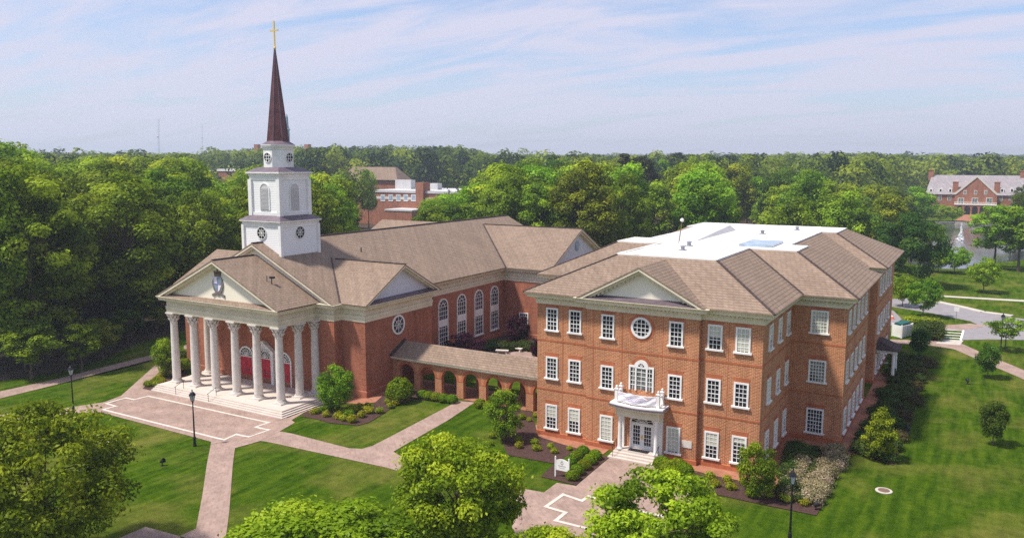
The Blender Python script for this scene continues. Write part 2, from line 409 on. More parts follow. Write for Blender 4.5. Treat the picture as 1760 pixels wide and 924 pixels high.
M['asphalt'] = simple('grey_asphalt', (0.27, 0.25, 0.26), 0.9, var=0.10, vscale=0.8)
M['concrete'] = simple('pale_concrete', (0.52, 0.47, 0.42), 0.9, var=0.08, vscale=0.7)
M['grass'] = grass_mat()
def membrane_mat():
    m, nt, b = newmat('white_roof_membrane'); b.inputs['Roughness'].default_value = 0.65
    geo = nd(nt, 'ShaderNodeNewGeometry'); P = geo.outputs['Position']
    n = nd(nt, 'ShaderNodeTexNoise', {'Vector': P, 'Scale': 0.28, 'Detail': 6.0, 'Roughness': 0.6, 'Distortion': 0.8})
    r = nd(nt, 'ShaderNodeValToRGB', {0: n.outputs['Fac']}); e = r.color_ramp.elements
    e[0].position = 0.50; e[0].color = (0, 0, 0, 1); e[1].position = 0.72; e[1].color = (0.8, 0.8, 0.8, 1)
    mx = nd(nt, 'ShaderNodeMix', {'Factor': r.outputs[0], 'A': (0.80, 0.785, 0.76, 1), 'B': (0.56, 0.46, 0.37, 1)}, data_type='RGBA')
    sp = nd(nt, 'ShaderNodeSeparateXYZ', {0: P})
    md = nd(nt, 'ShaderNodeMath', {0: sp.outputs[1], 1: 3.05}, operation='PINGPONG'); lt = nd(nt, 'ShaderNodeMath', {0: md.outputs[0], 1: 0.07}, operation='LESS_THAN')
    m2 = nd(nt, 'ShaderNodeMix', {'Factor': lt.outputs[0], 'A': mx.outputs['Result'], 'B': (0.58, 0.57, 0.55, 1)}, data_type='RGBA')
    nt.links.new(m2.outputs['Result'], b.inputs['Base Color'])
    return m
M['membrane'] = membrane_mat()
M['membrane_grey'] = simple('grey_roof_membrane', (0.55, 0.54, 0.54), 0.7, var=0.06, vscale=0.3)
M['skylight'] = glass_mat('skylight_glass', (0.34, 0.43, 0.52), 0.2, 0.2)
M['copper'] = simple('dark_red_copper', (0.135, 0.050, 0.048), 0.42, metal=0.45, var=0.28, vscale=1.2, spec=0.5)
M['copper_flat'] = simple('weathered_copper', (0.17, 0.13, 0.155), 0.5, metal=0.35, var=0.22, vscale=1.0)
M['gold'] = simple('gold_leaf', (0.90, 0.62, 0.16), 0.35, metal=0.5, var=0.03)
M['glass'] = glass_mat('dark_window_glass', (0.016, 0.017, 0.022))
M['glass_blind'] = glass_mat('window_with_blinds', (0.42, 0.44, 0.34), 0.3, 0.3)
M['glass_half'] = glass_mat('window_half_blinds', (0.11, 0.12, 0.11), 0.2, 0.8)
M['glass_stain'] = glass_mat('leaded_glass', (0.030, 0.025, 0.045), 0.12, 0.8)
M['red_door'] = simple('red_door_paint', (0.50, 0.022, 0.045), 0.5, var=0.05)
M['black'] = simple('black_metal', (0.018, 0.018, 0.022), 0.45, metal=0.3, var=0.1)
M['lamp_glass'] = glass_mat('lantern_glass', (0.45, 0.47, 0.5), 0.15, 0.1)
M['bark'] = simple('grey_brown_bark', (0.115, 0.085, 0.065), 0.95, var=0.3, vscale=3.0, bump=0.6)
M['bark_pine'] = simple('pine_bark', (0.19, 0.135, 0.11), 0.95, var=0.25, vscale=2.0, bump=0.6)
M['teal'] = simple('verdigris', (0.13, 0.30, 0.34), 0.6, var=0.15)
M['purple'] = simple('purple_print', (0.28, 0.20, 0.48), 0.7, var=0.1)
M['banner'] = simple('white_banner_cloth', (0.78, 0.75, 0.80), 0.8, var=0.06, vscale=2.0)
M['steel'] = simple('grey_steel', (0.32, 0.33, 0.36), 0.5, metal=0.4, var=0.08)
M['bronze'] = simple('grey_bronze', (0.25, 0.21, 0.20), 0.5, metal=0.3, var=0.15, vscale=6)
M['orange'] = simple('orange_plastic', (0.75, 0.14, 0.05), 0.5, var=0.04)
M['green_lid'] = simple('dark_green_steel', (0.015, 0.10, 0.09), 0.5, var=0.15)
M['stone_wall'] = simple('grey_rubble', (0.36, 0.33, 0.33), 0.9, var=0.35, vscale=1.6, bump=0.6)
M['rust'] = simple('rusty_iron', (0.20, 0.13, 0.10), 0.9, var=0.2)
M['far_blue'] = simple('pale_concrete_block', (0.45, 0.46, 0.50), 0.8, var=0.05)
# foliage
M['oak'] = leaf_mat('oak_leaves', (0.060, 0.105, 0.004), (0.185, 0.285, 0.010), (0.400, 0.510, 0.025))
M['oak_near'] = leaf_mat('spring_leaves', (0.080, 0.150, 0.004), (0.205, 0.335, 0.010), (0.420, 0.540, 0.028))
M['pale'] = leaf_mat('pale_leaves', (0.100, 0.175, 0.006), (0.230, 0.360, 0.014), (0.410, 0.540, 0.035))
M['deep'] = leaf_mat('deep_green_leaves', (0.032, 0.075, 0.008), (0.078, 0.160, 0.015), (0.160, 0.255, 0.028))
M['pine'] = leaf_mat('pine_needles', (0.016, 0.024, 0.010), (0.042, 0.050, 0.020), (0.090, 0.092, 0.038), val_var=0.10, hue_var=0.01, trans=0.15)
M['maple_red'] = leaf_mat('purple_maple_leaves', (0.020, 0.006, 0.014), (0.045, 0.010, 0.024), (0.085, 0.020, 0.038), val_var=0.1, trans=0.25)
M['box'] = leaf_mat('boxwood_leaves', (0.075, 0.130, 0.003), (0.165, 0.260, 0.005), (0.300, 0.390, 0.010), val_var=0.12)
M['yellow'] = leaf_mat('yellow_green_leaves', (0.16, 0.21, 0.010), (0.31, 0.355, 0.014), (0.47, 0.48, 0.03), val_var=0.15)
M['azalea'] = leaf_mat('azalea_blooms', (0.070, 0.105, 0.015), (0.360, 0.310, 0.160), (0.740, 0.570, 0.440), val_var=0.12, hue_var=0.01)
M['hedge'] = leaf_mat('hedge_leaves', (0.030, 0.060, 0.010), (0.070, 0.115, 0.018), (0.140, 0.180, 0.034), val_var=0.2)
M['hedge_red'] = leaf_mat('bronze_hedge_leaves', (0.055, 0.045, 0.018), (0.115, 0.095, 0.036), (0.180, 0.150, 0.060), val_var=0.15)
M['far_leaf'] = leaf_mat('far_wood_leaves', (0.010, 0.040, 0.020), (0.090, 0.190, 0.016), (0.270, 0.400, 0.026))
M['bluegrey'] = simple('enamel_blue_grey', (0.20, 0.30, 0.36), 0.5, var=0.2, vscale=4)
M['blind'] = simple('window_blind', (0.52, 0.52, 0.42), 0.7, var=0.1)

# ================================================================== GROUND
def axis(parts):
    out = []
    for a, b, s in parts: out += list(np.arange(a, b, s))
    return out
gx = [-6000, -4500, -3400, -2600, -2000, -1600, -1300, -1050, -850, -700, -580]+axis([(-480, -130, 35), (-130, -66, 8), (-66, -48, 1), (-48, 40, 8), (40, 300, 40)])+[340, 480, 700, 1000, 1400, 2000, 3000]
gy = [-400, -200, -100, -50, 0, 20]+axis([(30, 56, 6), (56, 74, 1), (74, 130, 8), (130, 480, 35)])+[480, 520, 600, 700, 850, 1050, 1300, 1600, 2000, 2500, 3200, 4200, 5500]
gx = np.array(sorted(set(gx)), float); gy = np.array(sorted(set(gy)), float)
GX, GY = np.meshgrid(gx, gy); GZ = gz(GX, GY)
vv = np.stack([GX.ravel(), GY.ravel(), GZ.ravel()], 1)
nx = len(gx); ff = []
for j in range(len(gy)-1):
    for i in range(nx-1): ff.append((j*nx+i, j*nx+i+1, (j+1)*nx+i+1, (j+1)*nx+i))
b_ = MB(); b_.v = [tuple(p) for p in vv]; b_.f = ff; b_.m = [0]*len(ff)
ground = b_.build('ground', M['grass'], origin=Vector((-40, 60, 0))); tag(ground, 'mown green lawn and open country running to the horizon', 'ground', kind='structure')

def drape(name, poly, mat, off, label, cat, kind='structure', thick=0.0, far=False):
    """a sheet laid on the ground: polygon of points in plan, a little above the turf"""
    p2 = [Vector((p[0], p[1], 0)) for p in poly]
    bm = bmesh.new(); vs_ = [bm.verts.new(p) for p in p2]
    for t in tessellate_polygon([p2]):
        try: bm.faces.new([vs_[i] for i in t])
        except ValueError: pass
    xs = [p.x for p in p2]; ys = [p.y for p in p2]
    if max(xs) > -64 and min(xs) < -50 or far:
        for x in range(-64, -48):
            g = bm.verts[:]+bm.edges[:]+bm.faces[:]; bmesh.ops.bisect_plane(bm, geom=g, plane_co=(x, 0, 0), plane_no=(1, 0, 0))
        for y in range(57, 74):
            g = bm.verts[:]+bm.edges[:]+bm.faces[:]; bmesh.ops.bisect_plane(bm, geom=g, plane_co=(0, y, 0), plane_no=(0, 1, 0))
    for v in bm.verts: v.co.z = float(gz(v.co.x, v.co.y))+off
    bmesh.ops.recalc_face_normals(bm, faces=bm.faces)
    for f in bm.faces:
        if f.normal.z < 0: f.normal_flip()
    me = bpy.data.meshes.new(name); c = Vector((sum(xs)/len(xs), sum(ys)/len(ys), 0))
    for v in bm.verts: v.co -= c
    bm.to_mesh(me); bm.free(); me.materials.append(mat)
    o = bpy.data.objects.new(name, me); COL.objects.link(o); o.location = c
    return tag(o, label, cat, kind=kind)
def PX(*pts): return [G(*p) for p in pts]
def band_strip(name, pts, w, mat, off, label, cat, closed=False):
    """a line of constant width along points in plan"""
    P = [Vector((p[0], p[1])) for p in pts]; n = len(P); L = []; Rr = []
    for i in range(n):
        a = P[i-1] if (i > 0 or closed) else None; b = P[(i+1) % n] if (i < n-1 or closed) else None
        ns = []
        if a is not None: d = (P[i]-a).normalized(); ns.append(Vector((d.y, -d.x)))
        if b is not None: d = (b-P[i]).normalized(); ns.append(Vector((d.y, -d.x)))
        o = sum(ns, Vector((0, 0)))
        o = o/max(0.35, o.dot(ns[0]))
        L.append(P[i]-o*w/2); Rr.append(P[i]+o*w/2)
    mb = MB()
    for i in range(n if closed else n-1):
        j = (i+1) % n
        m = max(1, int((P[j]-P[i]).length/1.0))
        for k in range(m):
            q = [L[i].lerp(L[j], k/m), Rr[i].lerp(Rr[j], k/m), Rr[i].lerp(Rr[j], (k+1)/m), L[i].lerp(L[j], (k+1)/m)]
            mb.add([(v.x, v.y, float(gz(v.x, v.y))+off) for v in q], [(0, 1, 2, 3)])
    o = mb.build(name, mat); return tag(o, label, cat, kind='structure')

CX = -70.25       # centre line of the chapel
RX = -24.4        # centre line of the three storey hall

# --- woodland floor
drape('forest_floor', PX((0, 655), (95, 641), (205, 604), (255, 585))+[Vector((-103, 84)), Vector((-98, 124)), Vector((-55, 128)), Vector((-22, 160)), Vector((-20, 235)), Vector((-30, 330)),
      Vector((-60, 420)), Vector((-200, 415)), Vector((-330, 300)), Vector((-330, 90)), Vector((-180, 30))], M['forest_floor'], 0.02, 'brown leaf litter under the woods', 'forest floor')
# --- brick paths and plazas
drape('path', PX((0, 672.5), (100, 650.5), (268, 608), (330, 590), (330, 597), (268, 616), (100, 660), (0, 684.5)), M['paver'], 0.03, 'narrow pinkish path along the wood left of the chapel', 'path')
drape('path', [G(-260, 752), G(0, 712), G(112, 701), G(179, 691), G(208, 680), G(268, 626.5), G(283, 630), G(245, 668), G(171, 708), G(123, 710.5), G(0, 724.5), G(-260, 770)], M['paver'], 0.034, 'brick path coming in from the left to the chapel plaza', 'path')
plaza = [G(171, 708), G(245, 668), G(262, 671), Vector((-79.4, 56.6)), Vector((-59.0, 56.6)), Vector((-58.6, 62.6)), G(530, 704), G(501, 722), G(507, 726), G(480.5, 741.4), G(448, 757.5), G(404, 770), G(363, 759)]
drape('plaza', plaza, M['paver'], 0.038, 'pinkish brick plaza in front of the chapel steps', 'plaza')
drape('path', [G(363, 759), G(404, 770), G(400, 800), G(394, 880), G(388, 924), G(380, 990), G(330, 990), G(318, 924), G(309, 921), G(337, 908), G(348, 850)], M['paver'], 0.034, 'brick path running from the plaza towards the viewer', 'path')
drape('path', [G(250, 905), G(309, 921), G(322, 950), G(260, 960), G(180, 935)], M['paver'], 0.03, 'brick side path behind the nearest left tree', 'path')
drape('path', [G(480.5, 741.4), G(600, 770), G(622, 771), G(640, 766), G(675, 748), G(773, 696.5), G(788, 689), Vector((-43.6, 69.6)), G(818, 690), G(770, 722), G(700, 762), G(676, 776), G(700, 790), G(790, 815), G(881, 836.5),
               G(908, 866), G(884, 860), G(820, 845), G(740, 825), G(663, 803), G(448, 757.5)], M['paver'], 0.03, 'brick path from the plaza forking to the arcade and the hall', 'path')
drape('plaza', [G(881, 836.5), G(935, 846), G(957, 829.5), G(990, 835), G(1036, 796), G(1052, 783), G(1140, 806), G(1128, 822), G(1180, 842), G(1215, 866), G(1150, 900), G(1120, 960), G(900, 960), G(880, 905), G(888, 881), G(908, 866)],
      M['paver'], 0.036, 'brick plaza in front of the hall entrance steps', 'plaza')
band_strip('stone_border', PX((255, 681), (462, 726.5), (439, 734), (463, 739), (428, 751), (406, 746.5), (385.5, 756), (240, 720), (177, 704), (199, 698.4), (182.5, 693.5), (216, 684), (231, 687)), 0.30, M['band'], 0.06, 'stepped white stone border set in the chapel plaza', 'border', True)
band_strip('stone_border', PX((1080, 874), (1012, 853), (1000, 861), (968, 850), (938, 871), (972, 881), (955, 895), (1040, 916), (1090, 940), (1150, 890)), 0.30, M['band'], 0.06, 'stepped white stone border set in the hall plaza', 'border', True)
# --- brick aprons round the hall and chapel
drape('brick_apron', [Vector((-35.7, 62.3)), Vector((-27, 62.0)), Vector((-27, 63.9)), Vector((-34.5, 63.9)), Vector((-34.5, 69.3)), Vector((-35.7, 69.3))], M['paver_red'], 0.045, 'red brick apron at the left foot of the hall', 'apron')
drape('brick_apron', [Vector((-21.8, 62.0)), Vector((-12.6, 62.2)), Vector((-12.5, 73.0)), Vector((-8.3, 73.0)), Vector((-6.9, 73.2)), Vector((-6.9, 104)), Vector((-9.6, 104)), Vector((-9.7, 74.9)), Vector((-14.3, 74.9)), Vector((-14.3, 63.9)), Vector((-21.8, 63.9))],
      M['paver_red'], 0.045, 'red brick apron and walk along the right side of the hall', 'apron')
drape('brick_apron', [Vector((-58.6, 62.8)), Vector((-54.6, 62.6)), G(655, 690), Vector((-51.0, 66.0)), Vector((-52, 69.3)), Vector((-55.8, 69.3)), Vector((-55.8, 65)), Vector((-58.6, 65))], M['paver_red'], 0.045, 'red brick apron at the foot of the chapel corner', 'apron')
# --- mulch beds
def bed(pts, label): drape('mulch_bed', pts, M['mulch'], 0.055, label, 'mulch bed', kind='structure')
bed(PX((528, 706), (517, 716), (565, 727), (614, 731.5), (632, 727), (648, 718), (675, 700), (712, 686), (778, 694), (788, 688), (735, 672), (690, 668), (658, 680), (640, 696), (600, 700)), 'brown mulch bed curving round the chapel corner to the arcade')
bed(PX((272, 632), (246, 668), (262, 672), (300, 661), (322, 648), (322, 632), (296, 622)), 'brown mulch bed at the left end of the chapel steps')
bed(PX((820, 692), (832, 700), (850, 722), (872, 782), (953, 797), (929, 819), (990, 834), (1036, 795), (1048, 786), (968, 764), (925, 750), (914, 708)), 'brown mulch bed left of the hall entrance steps')
bed(PX((1134, 800), (1180, 806), (1290, 832), (1340, 842), (1352, 815), (1395, 770), (1440, 768), (1456, 782), (1414, 868), (1403, 886), (1290, 863), (1196, 842), (1150, 818)), 'brown mulch bed along the right front of the hall')
bed(PX((1456, 776), (1536, 800), (1560, 740), (1576, 690), (1594, 623), (1550, 611), (1530, 650), (1490, 720)), 'brown mulch bed along the walk on the right side of the hall')
bed(PX((800, 640), (830, 560), (935, 560), (935, 625)), 'brown planting bed of the courtyard behind the arcade')
drape('patio', PX((830, 640), (872, 608), (900, 600), (935, 606), (935, 650), (860, 655)), M['paver'], 0.07, 'pale paved patio of the courtyard', 'patio')
# --- roads on the right
drape('road', PX((1480, 505), (1530, 514), (1560, 512), (1612, 519), (1690, 537), (1760, 548), (1900, 560), (2600, 616), (2600, 672), (1900, 600), (1760, 584), (1700, 583), (1654, 584), (1656, 566), (1690, 562), (1668, 552), (1600, 538), (1540, 528), (1480, 520)), M['asphalt'], 0.025, 'grey asphalt road curving past the right end of the hall', 'road')
drape('road', PX((1528, 532), (1536, 534), (1546, 544), (1550, 549), (1530, 560), (1500, 560)), M['asphalt'], 0.027, 'short asphalt drive behind the hall', 'road')
drape('path', PX((1620, 559), (1668, 556), (1700, 560), (1655, 567), (1622, 566)), M['paver'], 0.03, 'brick crossing beside the grey road', 'path')
drape('path', PX((1530, 583), (1612, 586), (1652, 590), (1690, 607), (1760, 636), (1860, 672), (2300, 830), (2300, 862), (1860, 694), (1760, 652), (1690, 622), (1640, 600), (1590, 592), (1530, 590)), M['paver'], 0.03, 'brick path across the right lawn', 'path')
drape('concrete_apron', PX((1612, 582), (1656, 585), (1650, 593), (1609, 590)), M['concrete'], 0.035, 'pale concrete ramp below the white crossing stripes', 'apron')
drape('path', PX((1580, 505), (1660, 510), (1770, 516), (1900, 524), (2600, 556), (2600, 561), (1900, 527), (1770, 519), (1660, 512.5), (1580, 507.5)), M['concrete'], 0.03, 'thin pale footpath across the far lawn', 'path')
kerb = MB(); kp = PX((1612, 519), (1650, 527), (1690, 536.5), (1740, 543))
for a, b in zip(kp[:-1], kp[1:]): kerb.beam((a.x, a.y, 0.14), (b.x, b.y, 0.14), 1.3, 0.16)
tag(kerb.build('kerb', M['concrete']), 'pale raised concrete kerb along the far side of the road', 'kerb', kind='structure')
for i in range(4):
    y = 566.5+i*4.4; xo = i*-2.3
    band_strip('crossing_stripe', PX((1624+xo, y), (1656+xo*0.6, y+2.2)), 0.42, M['white'], 0.05, 'white painted stripe of the road crossing', 'road marking')
band_strip('crossing_edge', PX((1623, 565.5), (1614, 583)), 0.28, M['white'], 0.055, 'white left edge line of the road crossing', 'road marking')
band_strip('crossing_edge', PX((1656, 567.5), (1651, 585)), 0.28, M['white'], 0.055, 'white right edge line of the road crossing', 'road marking')
# --- pond
drape('water', PX((1590, 400), (1622, 390), (1655, 386), (1700, 389), (1735, 396), (1775, 420), (1800, 437), (1750, 448), (1700, 452), (1660, 462), (1600, 462), (1560, 452), (1560, 425)), None, 0.05, 'pond reflecting the pale sky', 'pond')
def water_mat():
    m, nt, b = newmat('pond_water'); b.inputs['Base Color'].default_value = (0.05, 0.055, 0.06, 1); b.inputs['Roughness'].default_value = 0.10
    b.inputs['Specular IOR Level'].default_value = 0.9
    geo = nd(nt, 'ShaderNodeNewGeometry'); mp_ = nd(nt, 'ShaderNodeMapping', {'Vector': geo.outputs['Position'], 'Scale': (1, 0.25, 1)})
    n = nd(nt, 'ShaderNodeTexNoise', {'Vector': mp_.outputs[0], 'Scale': 1.2, 'Detail': 4.0})
    bp = nd(nt, 'ShaderNodeBump', {'Height': n.outputs['Fac'], 'Strength': 0.25, 'Distance': 0.1}); nt.links.new(bp.outputs[0], b.inputs['Normal'])
    return m
M['water'] = water_mat()
for o in COL.objects:
    if o.name == 'water': o.data.materials[0] = M['water']

# ================================================================== WINDOWS
def arch_pts(w, h, n=10, x0=0.0):
    """outline of an opening with a round head, foot at z=0"""
    r = w/2; p = [(x0-r, 0), (x0+r, 0)]
    for k in range(n+1):
        a = math.pi*k/n; p.append((x0+r*math.cos(a), h-r+r*math.sin(a)))
    return p
def circ_pts(r, n=24, cz=0.0): return [(r*math.cos(2*math.pi*k/n), cz+r*math.sin(2*math.pi*k/n)) for k in range(n)]
def sash_window(name, w, h, cols, rows, glass, cas=0.15, mun=0.045, lintel=True, blind=0.0):
    """faces -Y; foot of the sill at z=0"""
    root = MB().box(-w/2+cas, w/2-cas, -0.03, 0.05, 0.14, h-cas).build(name, glass, origin=Vector((0, 0, 0.0001)))
    root.location = (0, 0, 0)
    f = MB().box(-w/2, -w/2+cas, -0.09, 0.02, 0.12, h).box(w/2-cas, w/2, -0.09, 0.02, 0.12, h).box(-w/2+cas, w/2-cas, -0.09, 0.02, h-cas, h)
    gw, gh = w-2*cas, h-cas-0.14
    for i in range(1, cols):
        x = -gw/2+gw*i/cols; f.box(x-mun/2, x+mun/2, -0.055, -0.025, 0.14, h-cas)
    for j in range(1, rows):
        z = 0.14+gh*j/rows; t = mun*1.5 if j == rows//2 else mun
        f.box(-gw/2, gw/2, -0.058, -0.026, z-t/2, z+t/2)
    f.build('frame', M['white'], root)
    MB().box(-w/2-0.14, w/2+0.14, -0.2, 0.02, -0.02, 0.12).build('sill', M['white'], root)
    if blind: MB().box(-w/2+cas+0.01, w/2-cas-0.01, -0.036, -0.031, h-cas-gh*blind, h-cas-0.003).build('blind', M['blind'], root)
    if lintel:
        MB().yprism([(-w/2, h+0.004), (w/2, h+0.004), (w/2+0.12, h+0.40), (-w/2-0.12, h+0.40)], -0.016, 0.02).build('lintel', M['brick_plain'], root)
    return root
def round_window(name, r, glass, nspoke=0, grid=3, cas=0.2, surround=True, th=0.05):
    root = MB().yprism(circ_pts(r-cas), -0.03, 0.05).build(name, glass, origin=Vector((0, 0, 0.0001))); root.location = (0, 0, 0)
    f = MB().ring(circ_pts(r), circ_pts(r-cas), -0.10, 0.02); ri = r-cas
    if nspoke:
        for k in range(nspoke):
            a = math.pi*k/nspoke*2; f.beam((0, -0.04, 0), (ri*math.cos(a), -0.04, ri*math.sin(a)), th, th, up=(0, 1, 0))
        f.ring(circ_pts(ri*0.5+th*0.6), circ_pts(ri*0.5-th*0.6), -0.06, -0.02)
    else:
        for k in range(1, grid+1):
            x = -ri+2*ri*k/(grid+1); l = math.sqrt(max(0, ri*ri-x*x))
            f.box(x-th*0.6, x+th*0.6, -0.06, -0.025, -l, l); f.box(-l, l, -0.062, -0.027, x-th*0.6, x+th*0.6)
    f.build('frame', M['white'], root)
    if surround: MB().ring(circ_pts(r+0.28), circ_pts(r+0.004), -0.016, 0.02).build('brick_ring', M['brick_plain'], root)
    return root
def arched_window(name, w, h, glass, panel=None, cols=3, rows=8, cas=0.15):
    root = MB().yprism([(p[0]*(w-2*cas)/w, 0.12+p[1]*(h-cas-0.12)/h) for p in arch_pts(w, h)], -0.03, 0.05).build(name, glass, origin=Vector((0, 0, 0.0001))); root.location = (0, 0, 0)
    inner = [(p[0], 0.12+p[1]) for p in arch_pts(w-2*cas, h-cas-0.12)]
    f = MB().ring(arch_pts(w, h), inner, -0.12, 0.02)
    gw = w-2*cas; r = gw/2; top = h-cas-r
    for i in range(1, cols):
        x = -gw/2+gw*i/cols; f.box(x-0.03, x+0.03, -0.06, -0.02, 0.12, top)
    for j in range(1, rows+1):
        z = 0.12+(top-0.12)*j/rows; f.box(-r, r, -0.062, -0.022, z-0.03, z+0.03)
    for k in range(1, 5):
        a = math.pi*k/5; f.beam((0.35*r*math.cos(a), -0.03, top+0.35*r*math.sin(a)), (r*math.cos(a), -0.03, top+r*math.sin(a)), 0.05, 0.04, up=(0, 1, 0))
    n = 8; f.ring([(0.5*r*math.cos(math.pi*k/n), top+0.5*r*math.sin(math.pi*k/n)) for k in range(n+1)], [(0.42*r*math.cos(math.pi*k/n), top+0.42*r*math.sin(math.pi*k/n)) for k in range(n+1)], -0.06, -0.02)
    f.build('frame', M['white'], root)
    if panel: MB().box(-gw/2+0.002, gw/2-0.002, -0.08, -0.01, panel[0], panel[1]).build('panel', M['white'], root)
    MB().box(-w/2-0.12, w/2+0.12, -0.22, 0.02, -0.14, -0.002).build('sill', M['white'], root)
    return root

# ================================================================== GABLE
def gable(cx, half, ze, zr, yf, yb, parent, Mx=None, tymp='tympanum', roofmat='shingle', dent=False, skirt=True, rec=0.8, rk=0.5, skirt_mat='shingle', name='gable_roof'):
    """pedimented end facing -Y at y=yf with its roof running back to yb; Mx turns it about the origin"""
    s = (zr-ze)/half
    def chev(t0, t1, inset=0.0, y0=0, y1=1):
        h2 = half-inset
        return [(cx-h2, ze+s*inset*0-t0), (cx, zr-s*inset-t0), (cx+h2, ze-t0), (cx+h2, ze-t1), (cx, zr-s*inset-t1), (cx-h2, ze-t1)]
    def fin(mb, nm, mt):
        if Mx is not None: mb.xf(Mx)
        return mb.build(nm, mt, parent)
    fin(MB().yprism([(cx-half, ze+0.02), (cx, zr+0.02), (cx+half, ze+0.02), (cx+half, ze-0.10), (cx, zr-0.10), (cx-half, ze-0.10)], yf, yb), name, M[roofmat])
    def rake(t0, t1, y0, y1, cut=0.02):
        # band hanging under the roof line, cut level at the eave
        x0 = half-cut; e = (t1)/s
        top = [(cx-x0, ze-t0+s*cut), (cx, zr-t0), (cx+x0, ze-t0+s*cut)]
        bot = [(cx+x0, ze-t0+s*cut-0.01), (cx+max(0.2, x0-(t1-t0)/s*0.0), ze-t0-0.02), (cx+max(0.2, half-e+t0/s), ze-t0-0.02), (cx, zr-t1), (cx-max(0.2, half-e+t0/s), ze-t0-0.02), (cx-max(0.2, x0), ze-t0-0.02)]
        return top+bot
    c = MB()
    c.yprism([(cx-half+0.02, ze-0.10), (cx, zr-0.102), (cx+half-0.02, ze-0.10), (cx+half-0.02-(rk*0.55-0.1)/s, ze-0.10), (cx, zr-rk*0.55), (cx-half+0.02+(rk*0.55-0.1)/s, ze-0.10)], yf+0.03, yf+rec*0.35)
    c.yprism([(cx-half+0.12, ze-0.10), (cx, zr-0.16), (cx+half-0.12, ze-0.10), (cx+half-(rk*1.0-0.1)/s, ze-0.10), (cx, zr-rk*1.0), (cx-half+(rk*1.0-0.1)/s, ze-0.10)], yf+rec*0.35, yf+rec)
    if dent:
        n = int(half/0.36)
        for k in range(2, n-1):
            for sg in (-1, 1):
                x = sg*half*k/n; z = zr-s*abs(x)-rk*1.0
                c.box(cx+x-0.09, cx+x+0.09, yf+rec*0.5, yf+rec, z-0.16, z+0.12)
    fin(c, 'raking_cornice', M['cream'])
    hb = half-(rk*0.6)/s
    fin(MB().yprism([(cx-hb, ze-0.05), (cx+hb, ze-0.05), (cx, zr-rk*0.6)], yf+rec, yf+rec+0.2), 'tympanum', M[tymp])
    if skirt:
        fin(MB().hexa([(cx-half+0.1, yf+0.05, ze), (cx+half-0.1, yf+0.05, ze), (cx+half-0.1, yf+rec+0.02, ze), (cx-half+0.1, yf+rec+0.02, ze)],
                      [(cx-half+0.1, yf+0.05, ze+0.03), (cx+half-0.1, yf+0.05, ze+0.03), (cx+half-0.1-0.3/s, yf+rec+0.02, ze+0.30), (cx-half+0.1+0.3/s, yf+rec+0.02, ze+0.30)]), 'skirt_roof', M[skirt_mat])

def dentils(mb, path, out0, out1, z0, z1, w, step, only=None):
    n = len(path)
    for i in range(n):
        a = Vector((path[i][0], path[i][1])); b = Vector((path[(i+1) % n][0], path[(i+1) % n][1])); d = b-a; L = d.length
        if L < 0.6: continue
        d /= L; nrm = Vector((d.y, -d.x))
        if only is not None and not only(nrm, a, b): continue
        k = int((L+2*out0)/step); st = -out0+((L+2*out0)-k*step)/2
        for q in range(k+1):
            p = a+d*(st+q*step)
            c = [p-d*w/2+nrm*out0, p+d*w/2+nrm*out0, p+d*w/2+nrm*out1, p-d*w/2+nrm*out1]
            mb.prism([(v.x, v.y) for v in c], z0, z1)

# ================================================================== THE THREE STOREY HALL
hall = thing('brick_hall', 'three storey red brick hall with pedimented front and white flat roof', 'building', (RX, 85, 0))
XA0, XA1, YA, YP = -34.48, -14.3, 63.85, 63.42
XB0, XB1, YB0, YB1 = -39.1, -9.7, 74.85, 90.7
XR0, XR1, YC0, YC1 = -37.3, -11.5, 98.3, 116.6
PM0, PM1 = -29.3, -19.3
OUT = [(XA0, YA), (PM0, YA), (PM0, YP), (PM1, YP), (PM1, YA), (XA1, YA), (XA1, YB0), (XB1, YB0), (XB1, YB1), (XR1, YB1), (XR1, YC0), (XB1, YC0), (XB1, YC1),
       (XB0, YC1), (XB0, YC0), (XR0, YC0), (XR0, YB1), (XB0, YB1), (XB0, YB0), (XA0, YB0)]
MB().prism(OUT, -0.3, 12.5).build('wall', M['brick'], hall)
MB().sweep(OUT, [(-0.02, 0.0), (0.07, 0.0), (0.07, 0.42), (0.0, 0.5), (-0.02, 0.5)]).build('plinth', M['brick_plain'], hall)
sc2 = MB()
for z in (4.43, 8.98): sc2.sweep(OUT, [(-0.02, z-0.07), (0.025, z-0.07), (0.025, z+0.07), (-0.02, z+0.07)])
sc2.build('string_course', M['brick_plain'], hall)
ent = MB().sweep(OUT, [(-0.1, 12.33), (0.12, 12.33), (0.14, 12.72), (0.22, 12.78), (0.22, 12.97), (0.72, 12.97), (0.75, 13.17), (0.86, 13.2), (0.98, 13.34), (0.98, 13.385), (-0.1, 13.385)])
dentils(ent, OUT, 0.22, 0.42, 12.79, 12.968, 0.17, 0.34, lambda n, a, b: n.y < -0.5 or n.x > 0.5)
ent.build('cornice', M['cream'], hall)
EH, TH, RUN = 13.40, 16.52, 6.42
def hip(name, x0, x1, y0, y1, dz, ov=1.02):
    a = [(x0-ov, y0-ov), (x1+ov, y0-ov), (x1+ov, y1+ov), (x0-ov, y1+ov)]
    mb = MB().hexa([(p[0], p[1], EH-0.05) for p in a], [(p[0], p[1], EH+0.02+dz) for p in a])
    r = RUN
    t = [(a[0][0]+r, a[0][1]+r), (a[1][0]-r, a[1][1]+r), (a[2][0]-r, a[2][1]-r), (a[3][0]+r, a[3][1]-r)]
    mb.hexa([(p[0], p[1], EH+0.02+dz) for p in a], [(p[0], p[1], TH+dz) for p in t])
    return mb.build(name, M['shingle'], hall)
hip('hip_roof', XA0, XA1, YA, YB0+14, 0.0)
hip('hip_roof', XB0, XB1, YB0, YB1, 0.006)
